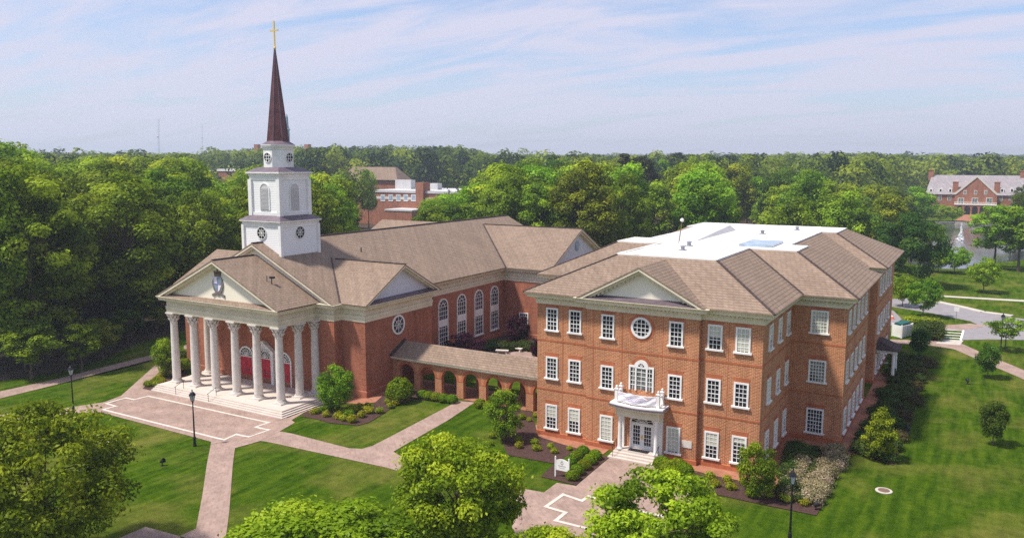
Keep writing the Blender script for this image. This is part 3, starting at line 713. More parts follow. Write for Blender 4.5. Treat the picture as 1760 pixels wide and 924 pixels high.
hip('hip_roof', XR0, XR1, YB0+2, YC1-2, 0.012)
hip('hip_roof', XB0, XB1, YC0, YC1, 0.018)
for a, b in (((XA0-1.02, YA-1.02, EH), (XA0-1.02+RUN, YA-1.02+RUN, TH)), ((XA1+1.02, YA-1.02, EH), (XA1+1.02-RUN, YA-1.02+RUN, TH)), ((XB1+1.02, YB0-1.02, EH), (XB1+1.02-RUN, YB0-1.02+RUN, TH)),
             ((XB1+1.02, YC0-1.02, EH), (XB1+1.02-RUN, YC0-1.02+RUN, TH)), ((XB0-1.02, YB0-1.02, EH), (XB0-1.02+RUN, YB0-1.02+RUN, TH)), ((XA1+1.02, YB0-1.02, EH+0.02), (XA1+1.02-RUN, YB0-1.02+RUN, TH))):
    MB().beam((a[0], a[1], a[2]+0.06), (b[0], b[1], b[2]+0.06), 0.22, 0.08).build('ridge_cap', M['dark_shingle'], hall)
fa = (XA0-1.02+RUN, XA1+1.02-RUN, YA-1.02+RUN); fb = (XB0-1.02+RUN, XB1+1.02-RUN, YB0-1.02+RUN, YB1+1.02-RUN); fr = (XR0-1.02+RUN, XR1+1.02-RUN); fc = (YC0-1.02+RUN, YC1+1.02-RUN)
FL = [(fa[0], fa[2]), (fa[1], fa[2]), (fa[1], fb[2]), (fb[1], fb[2]), (fb[1], fb[3]), (fr[1], fb[3]), (fr[1], fc[0]), (fb[1], fc[0]), (fb[1], fc[1]), (fb[0], fc[1]), (fb[0], fc[0]), (fr[0], fc[0]), (fr[0], fb[3]), (fb[0], fb[3]), (fb[0], fb[2]), (fa[0], fb[2])]
fl = MB().prism(FL, TH-0.1, TH+0.06)
fl.sweep(FL, [(-0.25, TH+0.05), (-0.25, TH+0.14), (0.03, TH+0.14), (0.03, TH-0.05)])
fl.build('flat_roof', M['membrane'], hall)
MB().hexa([(-31.5, 83.5, TH+0.061), (-26.5, 84.2, TH+0.061), (-26.5, 101, TH+0.061), (-31.5, 104, TH+0.061)], [(-31.0, 84.5, TH+0.10), (-27.0, 84.8, TH+0.12), (-27.0, 100, TH+0.75), (-31.0, 103, TH+0.75)]).build('roof_cricket', M['membrane_grey'], hall)
MB().box(-21.2, -18.0, 82.0, 87.6, TH+0.06, TH+0.30).build('skylight', M['skylight'], hall)
for vx, vy in ((-24.8, 75.2), (-25.6, 79.6), (-22.5, 97.5), (-20.0, 105.0)):
    v = MB().lathe((vx, vy, TH+0.06), [(0.42, 0), (0.42, 0.06), (0.2, 0.1), (0.2, 0.34), (0.28, 0.36), (0.28, 0.44), (0.05, 0.5)], 12); v.build('roof_vent', M['steel'], hall)
mast = MB().tube((-27.5, 82.0, TH), (-27.2, 82.0, TH+2.3), 0.05).build('roof_mast', M['rust'], hall)
MB().lathe((-27.2, 82.0, TH+2.3), [(0.05, 0), (0.18, 0.08), (0.21, 0.2), (0.13, 0.34), (0.02, 0.38)], 12).build('dome', M['white'], mast)
gable(RX+0.1, 5.65, EH+0.0, 16.38, YP-0.98, YP+6.0, hall, dent=True, rec=0.85, rk=0.55, skirt_mat='copper_flat')

# windows of the hall
Wt = {}
def wget(key, *a, **k):
    if key not in Wt: Wt[key] = sash_window('window', *a, **k)
    return Wt[key]
G1 = ['glass', 'glass', 'glass', 'glass_blind', 'glass', 'glass_half', 'glass']
rows_ = [(0.72, 2.33, 6), (5.42, 2.08, 5), (9.87, 2.13, 5)]
wx = [-32.97, -30.68, -27.35, -21.25, -18.13, -15.87]
wr_ = random.Random(12)
def anyblind(): return wr_.choice((0, 0, 0, 0, 0.25, 0.4, 0.55, 0.55, 0.97))
pick = {(3, 0): 'glass_blind', (2, 0): 'glass_blind', (4, 2): 'glass_half', (5, 2): 'glass_blind', (1, 0): 'glass_half', (0, 0): 'glass_half', (4, 0): 'glass_half'}
for r_, (z0, h, nr) in enumerate(rows_):
    for i, x in enumerate(wx):
        gk = pick.get((i, r_), 'glass')
        bl = 0.97 if gk == 'glass_blind' else 0.5 if gk == 'glass_half' else wr_.choice((0, 0, 0, 0.22))
        t = wget(('f', r_, bl), 1.2, h, 3, nr, M['glass'], blind=bl)
        copy_tree(t, hall, (x, YP if i in (2, 3) else YA, z0), 0)
    tb = wget(('b', r_), 1.5, h, 5, 6, M['glass_blind' if r_ == 2 else 'glass_half' if r_ == 1 else 'glass'])
    copy_tree(tb, hall, (-11.95, YB0, z0), 0)
    for y in (66.3, 69.7, 73.1): copy_tree(wget(('f', r_, (bl := anyblind())), 1.2, h, 3, nr, M['glass'], blind=bl), hall, (XA1, y, z0), R(90))
    for y in (76.4, 79.2, 82.0, 84.8, 87.6): copy_tree(wget(('f', r_, (bl := anyblind())), 1.2, h, 3, nr, M['glass'], blind=bl), hall, (XB1, y, z0), R(90))
    for y in (100.6, 103.35, 106.1, 108.9, 111.7): copy_tree(wget(('f', r_, (bl := anyblind())), 1.2, h, 3, nr, M['glass'], blind=bl), hall, (XB1, y, z0), R(90))
    for y in (66.3, 69.7, 73.1): copy_tree(wget(('f', r_, (bl := anyblind())), 1.2, h, 3, nr, M['glass'], blind=bl), hall, (XA0, y, z0), R(-90))
for t in Wt.values(): remove_tree(t)
rw = round_window('round_window', 0.92, M['glass'], grid=3); copy_tree(rw, hall, (RX+0.1, YP, 11.15), 0); remove_tree(rw)
# stepped window with round head over the entrance
pw = MB().box(-0.95, 0.95, -0.03, 0.05, 0.12, 2.0).build('stepped_window', M['glass_half'], origin=Vector((0, 0, 0.0001))); pw.location = (0, 0, 0)
f = MB().box(-1.12, -0.98, -0.10, 0.02, 0, 2.14).box(0.98, 1.12, -0.10, 0.02, 0, 2.14).box(-0.98, -0.5, -0.10, 0.02, 1.98, 2.14).box(0.5, 0.98, -0.10, 0.02, 1.98, 2.14)
f.box(-0.56, -0.42, -0.11, 0.02, 0, 2.0).box(0.42, 0.56, -0.11, 0.02, 0, 2.0)
n = 12; f.ring([(0.66*math.cos(math.pi*k/n), 2.0+0.66*math.sin(math.pi*k/n)) for k in range(n+1)], [(0.28*math.cos(math.pi*k/n), 2.1+0.28*math.sin(math.pi*k/n)) for k in range(n+1)], -0.12, 0.02)
f.box(-0.66, 0.66, -0.115, 0.02, 1.94, 2.1)
for k in range(1, 4): a = math.pi*k/4; f.beam((0, -0.05, 2.1), (0.3*math.cos(a), -0.05, 2.1+0.3*math.sin(a)), 0.05, 0.04, up=(0, 1, 0))
for x in (-0.74, 0.0, 0.74): f.box(x-0.022, x+0.022, -0.06, -0.02, 0.1, 1.98)
for k in range(1, 5): f.box(-0.97, 0.97, -0.062, -0.022, 0.1+k*0.376-0.022, 0.1+k*0.376+0.022)
f.build('frame', M['white'], pw)
MB().yprism([(0.3*math.cos(math.pi*k/n), 2.1+0.3*math.sin(math.pi*k/n)) for k in range(n+1)], -0.03, 0.05).build('fanlight', M['glass'], pw)
MB().ring([(0.92*math.cos(math.pi*k/n), 2.05+0.92*math.sin(math.pi*k/n)) for k in range(n+1)], [(0.664*math.cos(math.pi*k/n), 2.05+0.664*math.sin(math.pi*k/n)) for k in range(n+1)], -0.016, 0.02).build('brick_arch', M['brick_plain'], pw)
copy_tree(pw, hall, (RX+0.2, YP, 5.72), 0); remove_tree(pw)
jt = MB()
for x in (-31.9, -25.9-3.0+0.2, -26.0, -22.4, -17.0): jt.box(x-0.035, x+0.035, (YP if PM0 < x < PM1 else YA)-0.008, YA+0.1, 0.5, 12.3)
jt.build('wall_joint', M['brick_plain'], hall)
MB().box(-20.5, -19.65, YP-0.06, YP+0.05, 1.45, 2.05).build('plaque', M['stone'], hall)
# entrance porch
EX = RX+0.35
ep = MB()
for k in range(4): ep.box(EX-2.3+0.1*k, EX+2.3-0.1*k, 61.45+0.3*k, YP, 0.16*k+(0.0 if k else -0.3), 0.16*(k+1))
ep.build('entrance_steps', M['step_stone'], hall)
MB().box(EX-0.9, EX+0.9, 62.45, 63.1, 0.642, 0.66).build('door_mat', M['black'], hall)
def bow(hw, yb, yf, bulge, n=10): return [(EX+hw, yb), (EX-hw, yb)]+[(EX-hw+2*hw*k/n, yf-bulge*math.sin(math.pi*k/n)) for k in range(n+1)]
def bowprism(mb, hw, yf, bulge, z0, z1): return mb.prism(bow(hw, YP+0.02, yf, bulge), z0, z1)
pe = MB(); bowprism(pe, 1.95, 62.25, 0.35, 3.72, 4.32); bowprism(pe, 2.1, 62.1, 0.38, 4.32, 4.45); bowprism(pe, 2.35, 61.85, 0.42, 4.45, 4.60)
pe.build('porch_entablature', M['cream'], hall)
pr = MB(); bowprism(pr, 2.45, 61.75, 0.44, 4.60, 4.72); pr.build('porch_gutter', M['copper_flat'], hall)
pd = MB(); bowprism(pd, 2.36, 61.86, 0.42, 4.72, 4.82); pd.build('porch_deck', M['membrane'], hall)
for x in (-1.62, 1.62):
    c = MB().lathe((EX+x, 62.5, 0.64), [(0.25, 0), (0.25, 0.1), (0.21, 0.16), (0.19, 0.3), (0.165, 2.8), (0.2, 2.85), (0.24, 2.95), (0.24, 3.08)], 14)
    c.build('porch_column', M['white'], hall, smooth=False)
MB().box(EX-1.9, EX-1.55, 63.2, YP, 0.64, 3.72).box(EX+1.55, EX+1.9, 63.2, YP, 0.64, 3.72).build('porch_pilaster', M['white'], hall)
dr = MB().box(-0.98, 0.98, -0.05, 0.02, 0, 2.2).xf(Matrix.Translation((EX+0.05, YP, 0.64))).build('entrance_door', M['white'], hall)
for sx in (-1, 1):
    gl = MB()
    for i in range(3):
        for j in range(5):
            x0 = sx*0.5-0.30+i*0.21; z0 = 0.35+j*0.34; gl.box(x0, x0+0.16, -0.07, -0.045, z0, z0+0.28)
    gl.xf(Matrix.Translation((EX+0.05, YP, 0.64))).build('pane', M['glass'], dr)
MB().box(-0.07, -0.03, -0.13, -0.05, 0.85, 1.2).box(0.03, 0.07, -0.13, -0.05, 0.85, 1.2).xf(Matrix.Translation((EX+0.05, YP, 0.64))).build('handle', M['gold'], dr)
n = 14
fo = MB().ring([(1.12*math.cos(math.pi*k/n), 2.25+0.92*math.sin(math.pi*k/n)) for k in range(n+1)], [(0.98*math.cos(math.pi*k/n), 2.25+0.78*math.sin(math.pi*k/n)) for k in range(n+1)], -0.12, 0.0).box(-1.12, -0.985, -0.12, 0.0, 0, 2.25).box(0.985, 1.12, -0.12, 0.0, 0, 2.25).box(-0.98, 0.98, -0.1, 0.0, 2.2, 2.3)
for k in range(1, 8): a = math.pi*k/8; fo.beam((0, -0.05, 2.28), (0.97*math.cos(a), -0.05, 2.26+0.77*math.sin(a)), 0.04, 0.04, up=(0, 1, 0))
fo.ring([(0.5*math.cos(math.pi*k/n), 2.28+0.4*math.sin(math.pi*k/n)) for k in range(n+1)], [(0.45*math.cos(math.pi*k/n), 2.28+0.36*math.sin(math.pi*k/n)) for k in range(n+1)], -0.06, -0.03)
fo.xf(Matrix.Translation((EX+0.05, YP, 0.64))).build('door_frame', M['white'], hall)
MB().yprism([(0.98*math.cos(math.pi*k/n), 2.26+0.77*math.sin(math.pi*k/n)) for k in range(n+1)], -0.03, 0.02).xf(Matrix.Translation((EX+0.05, YP, 0.64))).build('fanlight', M['glass'], hall)
for sx in (-1, 1):
    h = MB(); x = EX+sx*1.9
    h.tube((x, 61.6, 0.16), (x, 61.6, 1.0), 0.022).tube((x, 62.45, 0.64), (x, 62.45, 1.5), 0.022).tube((x, 61.45, 0.98), (x, 62.5, 1.52), 0.022)
    h.build('handrail', M['black'], hall)
rl = MB()
posts = [(EX-1.85, 63.1), (EX-1.85, 62.15), (EX+1.85, 62.15), (EX+1.85, 63.1)]
for (x, y) in posts:
    rl.box(x-0.13, x+0.13, y-0.13, y+0.13, 4.82, 5.95).box(x-0.17, x+0.17, y-0.17, y+0.17, 5.95, 6.03); rl.lathe((x, y, 6.03), [(0.1, 0), (0.05, 0.06), (0.1, 0.14), (0.09, 0.22), (0.01, 0.28)], 8)
pts_ = [(EX-1.72+3.44*k/12, 62.15-0.34*math.sin(math.pi*k/12)) for k in range(13)]
for (a, b) in zip(pts_[:-1], pts_[1:]): rl.beam((a[0], a[1], 5.75), (b[0], b[1], 5.75), 0.12, 0.1); rl.beam((a[0], a[1], 5.0), (b[0], b[1], 5.0), 0.1, 0.08)
for (x, y) in pts_[1:-1]: rl.box(x-0.035, x+0.035, y-0.035, y+0.035, 5.0, 5.66)
for x in (EX-1.85, EX+1.85): rl.beam((x, 62.28, 5.75), (x, 62.97, 5.75), 0.12, 0.1); rl.beam((x, 62.28, 5.0), (x, 62.97, 5.0), 0.1, 0.08)
rl.build('balustrade', M['white'], hall)
bn = MB(); N_ = 24
rng = random.Random(3)
def bz(t, top): return (5.86-0.10*math.sin(t*2.7*math.pi)**2-(0.30 if 0.66 < t < 0.9 else 0)*math.sin((t-0.66)/0.24*math.pi)) if top else 4.98+0.06*math.sin(t*9)
rowsN = 6
for k in range(N_+1):
    t = k/N_; x = EX-1.68+3.36*t; y = 62.15-0.34*math.sin(math.pi*t)-0.10
    for j in range(rowsN+1):
        z = bz(t, True)+(bz(t, False)-bz(t, True))*j/rowsN
        bn.v.append((x, y-0.03*math.sin(t*17+j*1.3)-0.02*j/rowsN, z))
for k in range(N_):
    for j in range(rowsN): a = k*(rowsN+1)+j; bn.f.append((a, a+rowsN+1, a+rowsN+2, a+1)); bn.m.append(0)
banner = bn.build('banner', M['banner'])
tag(banner, 'white cloth banner with faint purple lettering hung over the entrance balcony', 'banner')
md = banner.modifiers.new('thick', 'SOLIDIFY'); md.thickness = 0.012
pn = MB()
for i in range(15):   # a line of script and a line of small print, too faint to read
    t = 0.16+0.6*i/15; x = EX-1.68+3.36*t; y = 62.15-0.34*math.sin(math.pi*t)-0.19
    pn.beam((x, y, 5.50+0.05*math.sin(i*2.1)), (x+0.11, y-0.004, 5.58+0.05*math.sin(i*1.7)), 0.01, 0.03, up=(0, 0, 1))
for i in range(12):
    t = 0.30+0.4*i/12; x = EX-1.68+3.36*t; y = 62.15-0.34*math.sin(math.pi*t)-0.205
    pn.box(x, x+0.07, y-0.01, y, 5.2, 5.26)
pn.build('lettering', M['purple'], banner)
# small side porch on the right
sp_ = MB(); sy0, sy1 = 100.2, 103.6
sp_.box(-9.68, -7.6, sy0, sy1, -0.1, 0.18)
sp_.build('side_porch_floor', M['paver_red'], hall)
for y in (sy0+0.3, sy1-0.3): MB().lathe((-7.85, y, 0.18), [(0.24, 0), (0.24, 0.1), (0.19, 0.18), (0.16, 2.9), (0.22, 3.0), (0.22, 3.1)], 12).build('side_porch_column', M['white'], hall)
MB().box(-9.68, -7.55, sy0+0.05, sy1-0.05, 3.28, 3.62).build('side_porch_beam', M['white'], hall)
MB().hexa([(-9.69, sy0-0.25, 3.62), (-7.25, sy0-0.25, 3.62), (-7.25, sy1+0.25, 3.62), (-9.69, sy1+0.25, 3.62)], [(-9.69, sy0+0.5, 4.55), (-9.3, sy0+0.5, 4.55), (-9.3, sy1-0.5, 4.55), (-9.69, sy1-0.5, 4.55)]).build('side_porch_roof', M['dark_shingle'], hall)

# ================================================================== THE CHAPEL
ch = thing('chapel', 'red brick chapel with a columned white portico, brown shingle roof and white steeple', 'church', (CX, 85, 0))
EZ = 10.05
def mir(x): return 2*CX-x
XP, YPo = -61.55, 58.2            # portico entablature
XW, YW = -59.05, 63.7             # wall behind the portico
XF, YF0, YF1 = -55.8, 64.9, 76.9  # front block
XN = -59.35; XT, YT, YE = -52.2, 99.4, 118.2
half_r = [(XP, YPo), (XP, YW), (XW, YW), (XW, YF0), (XF, YF0), (XF, YF1), (XN, YF1), (XN, YT), (XT, YT), (XT, YE)]
path = half_r+[(mir(x), y) for (x, y) in reversed(half_r)]
wallR = [(XW, YW), (XW, YF0), (XF, YF0), (XF, YF1), (XN, YF1), (XN, YT), (XT, YT), (XT, YE)]
wallP = wallR+[(mir(x), y) for (x, y) in reversed(wallR)]
MB().prism(wallP, -1.0, 8.3).build('wall', M['brick_chapel'], ch)
MB().sweep(wallP, [(-0.02, -0.4), (0.08, -0.4), (0.08, 0.55), (0.0, 0.66), (-0.02, 0.66)]).build('plinth', M['brick_chapel'], ch)
for (x, y) in ((XF, YF0), (XW, YW), (mir(XW), YW)):
    qn = MB()
    for k in range(13):
        z = 0.75+k*0.56; sg = 1 if x > CX else -1; w = 0.9 if k % 2 else 0.65
        a, b = sorted((x, x-sg*w)); qn.box(a-(0.018 if sg < 0 else 0), b+(0.018 if sg > 0 else 0), y-0.018, y+(0.65 if k % 2 else 0.9), z+0.03, z+0.53)
    qn.build('quoins', M['brick_chapel'], ch)
prof = [(-0.4, 8.12), (0.06, 8.12), (0.06, 8.46), (0.11, 8.48), (0.11, 8.80), (0.17, 8.86), (0.03, 8.88), (0.03, 9.42), (0.14, 9.46), (0.14, 9.58), (0.60, 9.58), (0.64, 9.78), (0.72, 9.82), (0.82, 9.98), (0.82, 10.03), (-0.4, 10.03)]
en = MB().sweep(path, prof); dentils(en, path, 0.13, 0.26, 9.46, 9.575, 0.09, 0.18, lambda n, a, b: n.y < -0.5 and a.y < 70 or (n.x > 0.5 and a.y < 66))
en.build('entablature', M['cream'], ch)
MB().box(mir(XP)+0.35, XP-0.35, YPo+0.35, YW, 8.5, 8.62).build('portico_ceiling', M['white'], ch)
# roofs
gable(CX, 11.85, EZ, 15.95, 62.9, 118.9, ch, rec=0.7, rk=0.62, skirt=False)
MB().yprism([(CX-11.0, EZ), (CX+11.0, EZ), (CX, 15.5)], 118.0, 118.2).build('rear_gable', M['brick_chapel'], ch)
gable(CX, 9.52, EZ, 14.62, YPo-0.80, 63.8, ch, rec=0.85, rk=0.62, skirt_mat='shingle')
RXm = Matrix.Rotation(R(90), 4, 'Z')          # -Y front turned to face +X: (x,y)->(-y,x)
RXn = Matrix.Rotation(R(-90), 4, 'Z')         # -Y front turned to face -X: (x,y)->(y,-x)
yc_ = (YF0+YF1)/2
gable(yc_, 6.82, EZ, 13.72, -(-54.95), -(-66.0), ch, Mx=None if False else Matrix(((0, -1, 0, 0), (1, 0, 0, 0), (0, 0, 1, 0), (0, 0, 0, 1))), tymp='gable_grey', rec=0.85, rk=0.5, skirt_mat='copper_flat')
gable(-yc_, 6.82, EZ, 13.72, mir(-54.95), mir(-66.0), ch, Mx=Matrix(((0, 1, 0, 0), (-1, 0, 0, 0), (0, 0, 1, 0), (0, 0, 0, 1))), tymp='gable_grey', rec=0.85, rk=0.5)
gable(108.8, 10.25, EZ, 15.15, 51.3, 69.0, ch, Mx=Matrix(((0, -1, 0, 0), (1, 0, 0, 0), (0, 0, 1, 0), (0, 0, 0, 1))), tymp='gable_grey', rec=0.85, rk=0.6)
gable(-108.8, 10.25, EZ, 15.15, mir(-51.3), mir(-69.0), ch, Mx=Matrix(((0, 1, 0, 0), (-1, 0, 0, 0), (0, 0, 1, 0), (0, 0, 0, 1))), tymp='gable_grey', rec=0.85, rk=0.6)
for (p, q, w_) in (((CX, 63.0, 16.06), (CX, 118.8, 16.06), 0.3), ((-54.9, yc_, 13.83), (-65.2, yc_, 13.83), 0.24), ((-51.4, 108.8, 15.26), (-68.5, 108.8, 15.26), 0.28), ((CX, 57.5, 14.73), (CX, 63.2, 14.73), 0.24),
                   ((-58.4, 98.5, EZ+0.12), (CX+1.6, 108.7, 15.24), 0.2), ((-58.5, 64.1, EZ+0.12), (-65.9, yc_, 13.82), 0.2)):
    MB().beam(p, q, w_, 0.09).build('ridge_cap', M['dark_shingle'], ch)
MB().yprism(circ_pts(0.75, 20, 0), 0, 0.06).xf(Matrix(((0, -1, 0, -52.05), (1, 0, 0, 108.8), (0, 0, 1, 12.6), (0, 0, 0, 1)))).build('gable_vent', M['skylight'], ch)
for (x, y, dz) in ((-65.0, 60.8, 0), (-64.6, 60.9, 0)):
    pass
fl_ = MB().tube((-65.5, 60.6, 12.2), (-65.5, 60.6, 12.95), 0.04).tube((-64.9, 60.7, 11.9), (-64.9, 60.7, 12.75), 0.05).box(-65.1, -64.6, 60.55, 60.9, 12.7, 12.9).beam((-65.5, 60.6, 12.25), (-64.9, 60.7, 12.05), 0.05, 0.05)
fl_.build('roof_floodlight', M['black'], ch)
for (x, y, z) in ((-60.7, 70.0, 12.0), (-66.2, 76.6, 14.0)): MB().tube((x, y, z-0.3), (x, y, z+0.5), 0.07).build('vent_pipe', M['black'], ch)
# steps and floor
st = MB()
for k in range(4): st.box(-79.6, -59.19-0.26*k, 56.0+0.26*k, YW, -0.9 if k == 0 else -0.55+0.1375*k-0.01, -0.55+0.1375*(k+1))
st.build('portico_steps', M['step_stone'], ch)
for x in (-75.5, -70.2):
    h = MB().tube((x, 56.15, -0.45), (x, 56.15, 0.45), 0.025).tube((x, 57.2, 0), (x, 57.2, 0.95), 0.025).tube((x, 56.0, 0.42), (x, 57.3, 0.95), 0.025); h.build('handrail', M['black'], ch)
# columns
def column_parts():
    shaft = MB().lathe((0, 0, 0.42), [(0.45, 0), (0.455, 0.1), (0.45, 2.2), (0.425, 4.4), (0.385, 6.6), (0.40, 6.68)], 20).build('column', M['stone'], origin=Vector((0, 0, 0.0001)), smooth=True); shaft.location = (0, 0, 0)
    MB().box(-0.62, 0.62, -0.62, 0.62, 0, 0.16).lathe((0, 0, 0.16), [(0.60, 0), (0.62, 0.06), (0.58, 0.12), (0.50, 0.14), (0.49, 0.19), (0.53, 0.22), (0.52, 0.26)], 20).build('base', M['stone'], shaft)
    cp = MB().lathe((0, 0, 7.08), [(0.37, 0), (0.40, 0.35), (0.46, 0.7), (0.56, 0.9)], 16).box(-0.62, 0.62, -0.62, 0.62, 7.98, 8.13)
    for row, (zb, hh, rr) in enumerate(((7.1, 0.40, 0.40), (7.4, 0.42, 0.43))):
        for k in range(8):
            a = 2*math.pi*(k+0.5*row)/8; ca, sa = math.cos(a), math.sin(a); t = Vector((-sa, ca, 0)); rad = Vector((ca, sa, 0)); up = Vector((0, 0, 1))
            p = [rad*rr+up*zb, rad*(rr+0.10)+up*(zb+hh*0.75), rad*(rr+0.22)+up*(zb+hh), rad*(rr+0.20)+up*(zb+hh*0.72)]
            w0, w1 = 0.13, 0.11
            cp.hexa([p[0]-t*w0, p[1]-t*w0, p[2]-t*w1, p[3]-t*w1], [p[0]+t*w0, p[1]+t*w0, p[2]+t*w1, p[3]+t*w1])
    for k in range(4):
        a = math.pi/4+k*math.pi/2; c_ = Vector((math.cos(a), math.sin(a), 0)); q = c_*0.62; t = Vector((-c_.y, c_.x, 0))
        cp.tube(q-t*0.08+Vector((0, 0, 7.86)), q+t*0.08+Vector((0, 0, 7.86)), 0.13, n=8)
    cp.build('capital', M['stone'], shaft)
    return shaft
colm = column_parts()
for i in range(6): copy_tree(colm, ch, (-78.5+3.3*i, 58.65, 0), 0)
for x in (-78.5, -62.0):
    copy_tree(colm, ch, (x, 61.35, 0), 0)
copy_tree(colm, ch, (-61.65, 63.45, 0), 0); copy_tree(colm, ch, (mir(-61.65), 63.45, 0), 0)
remove_tree(colm)
# doors
DX = [-72.6, -69.6, -66.6]
for i, x in enumerate(DX):
    big = i == 1; w = 2.05 if big else 1.95; hd = 2.75 if big else 2.65
    d = MB().box(x-w/2, x+w/2, YW-0.05, YW+0.05, 0.02, hd).build('red_door', M['red_door'], ch)
    MB().box(x-0.02, x+0.02, YW-0.056, YW-0.045, 0.05, hd-0.05).build('door_gap', M['black'], d)
    pnl = MB()
    for sx in (-1, 1):
        for (z0, z1) in ((0.25, 1.05), (1.25, 2.4)): pnl.box(x+sx*w/4-w*0.17, x+sx*w/4+w*0.17, YW-0.075, YW-0.045, z0, z1)
    pnl.build('panel', M['red_door'], d)
    rg = MB()
    for sx in (-1, 1): rg.ring([(x+sx*0.3+0.13*math.cos(2*math.pi*k/10), 1.15+0.13*math.sin(2*math.pi*k/10)) for k in range(10)], [(x+sx*0.3+0.09*math.cos(2*math.pi*k/10), 1.15+0.09*math.sin(2*math.pi*k/10)) for k in range(10)], YW-0.12, YW-0.07)
    rg.build('ring_handle', M['bronze'], d)
    r_ = w/2; n = 14
    fg = MB().yprism([(x+r_*math.cos(math.pi*k/n), hd+0.08+r_*math.sin(math.pi*k/n)) for k in range(n+1)], YW-0.03, YW+0.05).build('fanlight', M['glass'], ch)
    fr_ = MB()
    for k in range(1, 8): a = math.pi*k/8; fr_.beam((x, YW-0.05, hd+0.1), (x+r_*math.cos(a), YW-0.05, hd+0.1+r_*math.sin(a)), 0.05, 0.05, up=(0, 1, 0))
    for q in (0.42, 0.74): fr_.ring([(x+(q*r_+0.03)*math.cos(math.pi*k/n), hd+0.1+(q*r_+0.03)*math.sin(math.pi*k/n)) for k in range(n+1)], [(x+(q*r_-0.03)*math.cos(math.pi*k/n), hd+0.1+(q*r_-0.03)*math.sin(math.pi*k/n)) for k in range(n+1)], YW-0.06, YW-0.02)
    fr_.box(x-r_, x+r_, YW-0.07, YW, hd, hd+0.1)
    fr_.build('tracery', M['white'], fg)
    o2 = [(x+q[0], q[1]) for q in arch_pts(w+0.36, hd+0.1+r_+0.18, 14)]; i2 = [(x+q[0], q[1]) for q in arch_pts(w+0.002, hd+0.1+r_, 14)]
    MB().ring(o2, i2, YW-0.14, YW+0.02).build('door_frame', M['white'], ch)
pt = MB()
for sx in (-1, 1): pt.box(DX[1]+sx*1.38-0.2, DX[1]+sx*1.38+0.2, YW-0.35, YW, 0, 3.55).box(DX[1]+sx*1.38-0.28, DX[1]+sx*1.38+0.28, YW-0.42, YW, 3.55, 3.75)
pt.box(DX[1]-1.7, DX[1]+1.7, YW-0.45, YW, 3.75-0.0, 3.80)
pt.hexa([(DX[1]-1.75, YW-0.02, 3.8), (DX[1]-1.75, YW-0.5, 3.8), (DX[1]-1.45, YW-0.5, 3.8), (DX[1]-1.45, YW-0.02, 3.8)], [(DX[1]-0.06, YW-0.02, 4.9), (DX[1]-0.06, YW-0.5, 4.9), (DX[1], YW-0.5, 4.72), (DX[1], YW-0.02, 4.72)])
pt.hexa([(DX[1]+1.45, YW-0.02, 3.8), (DX[1]+1.45, YW-0.5, 3.8), (DX[1]+1.75, YW-0.5, 3.8), (DX[1]+1.75, YW-0.02, 3.8)], [(DX[1], YW-0.02, 4.72), (DX[1], YW-0.5, 4.72), (DX[1]+0.06, YW-0.5, 4.9), (DX[1]+0.06, YW-0.02, 4.9)])
pt.yprism([(DX[1]-1.4, 3.8), (DX[1]+1.4, 3.8), (DX[1], 4.7)], YW-0.2, YW-0.01)
pt.build('door_surround', M['white'], ch)
# nave windows and the round one
aw = arched_window('arched_window', 2.2, 6.3, M['glass_stain'], panel=(2.62, 3.5), cols=4, rows=9, cas=0.17)
for y in (84.2, 88.45, 92.7, 96.85): copy_tree(aw, ch, (XN, y, 1.32), R(90)); copy_tree(aw, ch, (mir(XN), y, 1.32), R(-90))
remove_tree(aw)
rw = round_window('round_window', 1.12, M['glass_stain'], nspoke=8, cas=0.2, surround=False); copy_tree(rw, ch, (XF, 70.5, 6.95), R(90)); remove_tree(rw)
sw = sash_window('window', 1.5, 2.2, 4, 5, M['glass']); copy_tree(sw, ch, (-55.9, YT, 1.45), 0); remove_tree(sw)
# crest on the pediment
yk = YPo-0.80+0.85; cz = 12.0; cxk = CX-0.05
cr_ = MB().ring([(cxk+0.82*math.cos(2*math.pi*k/24), cz+1.05*math.sin(2*math.pi*k/24)) for k in range(24)], [(cxk+0.58*math.cos(2*math.pi*k/24), cz+0.78*math.sin(2*math.pi*k/24)) for k in range(24)], yk-0.12, yk+0.02)
cr_.box(cxk-0.2, cxk+0.2, yk-0.10, yk+0.02, cz-1.25, cz-0.7)
for sx in (-1, 1): cr_.beam((cxk+sx*0.3, yk-0.06, cz-0.85), (cxk+sx*1.0, yk-0.06, cz-1.15), 0.1, 0.26, up=(0, 0, 1))
crest = cr_.build('crest', M['bronze'], ch)
sh = [(-0.58, 0.78), (0.58, 0.78), (0.58, -0.1), (0.3, -0.62), (0, -0.86), (-0.3, -0.62), (-0.58, -0.1)]
MB().yprism([(cxk+p[0], cz+p[1]) for p in sh], yk-0.14, yk+0.01).build('shield', M['banner'], crest)
MB().yprism([(cxk+0.02, cz+0.05), (cxk+0.56, cz+0.05), (cxk+0.56, cz+0.75), (cxk+0.02, cz+0.75)], yk-0.155, yk-0.12).yprism([(cxk-0.56, cz-0.02), (cxk-0.02, cz-0.02), (cxk-0.02, cz-0.8), (cxk-0.28, cz-0.60), (cxk-0.56, cz-0.12)], yk-0.155, yk-0.12).build('shield_quarter', M['bluegrey'], crest)
MB().beam((cxk-0.56, yk-0.15, cz+0.08), (cxk+0.56, yk-0.15, cz+0.08), 0.05, 0.1, up=(0, 0, 1)).box(cxk-0.04, cxk+0.04, yk-0.17, yk-0.12, cz-0.8, cz+0.75).build('shield_cross', M['purple'], crest)
cw = MB().box(cxk-0.46, cxk+0.46, yk-0.16, yk+0.02, cz+0.95, cz+1.12)
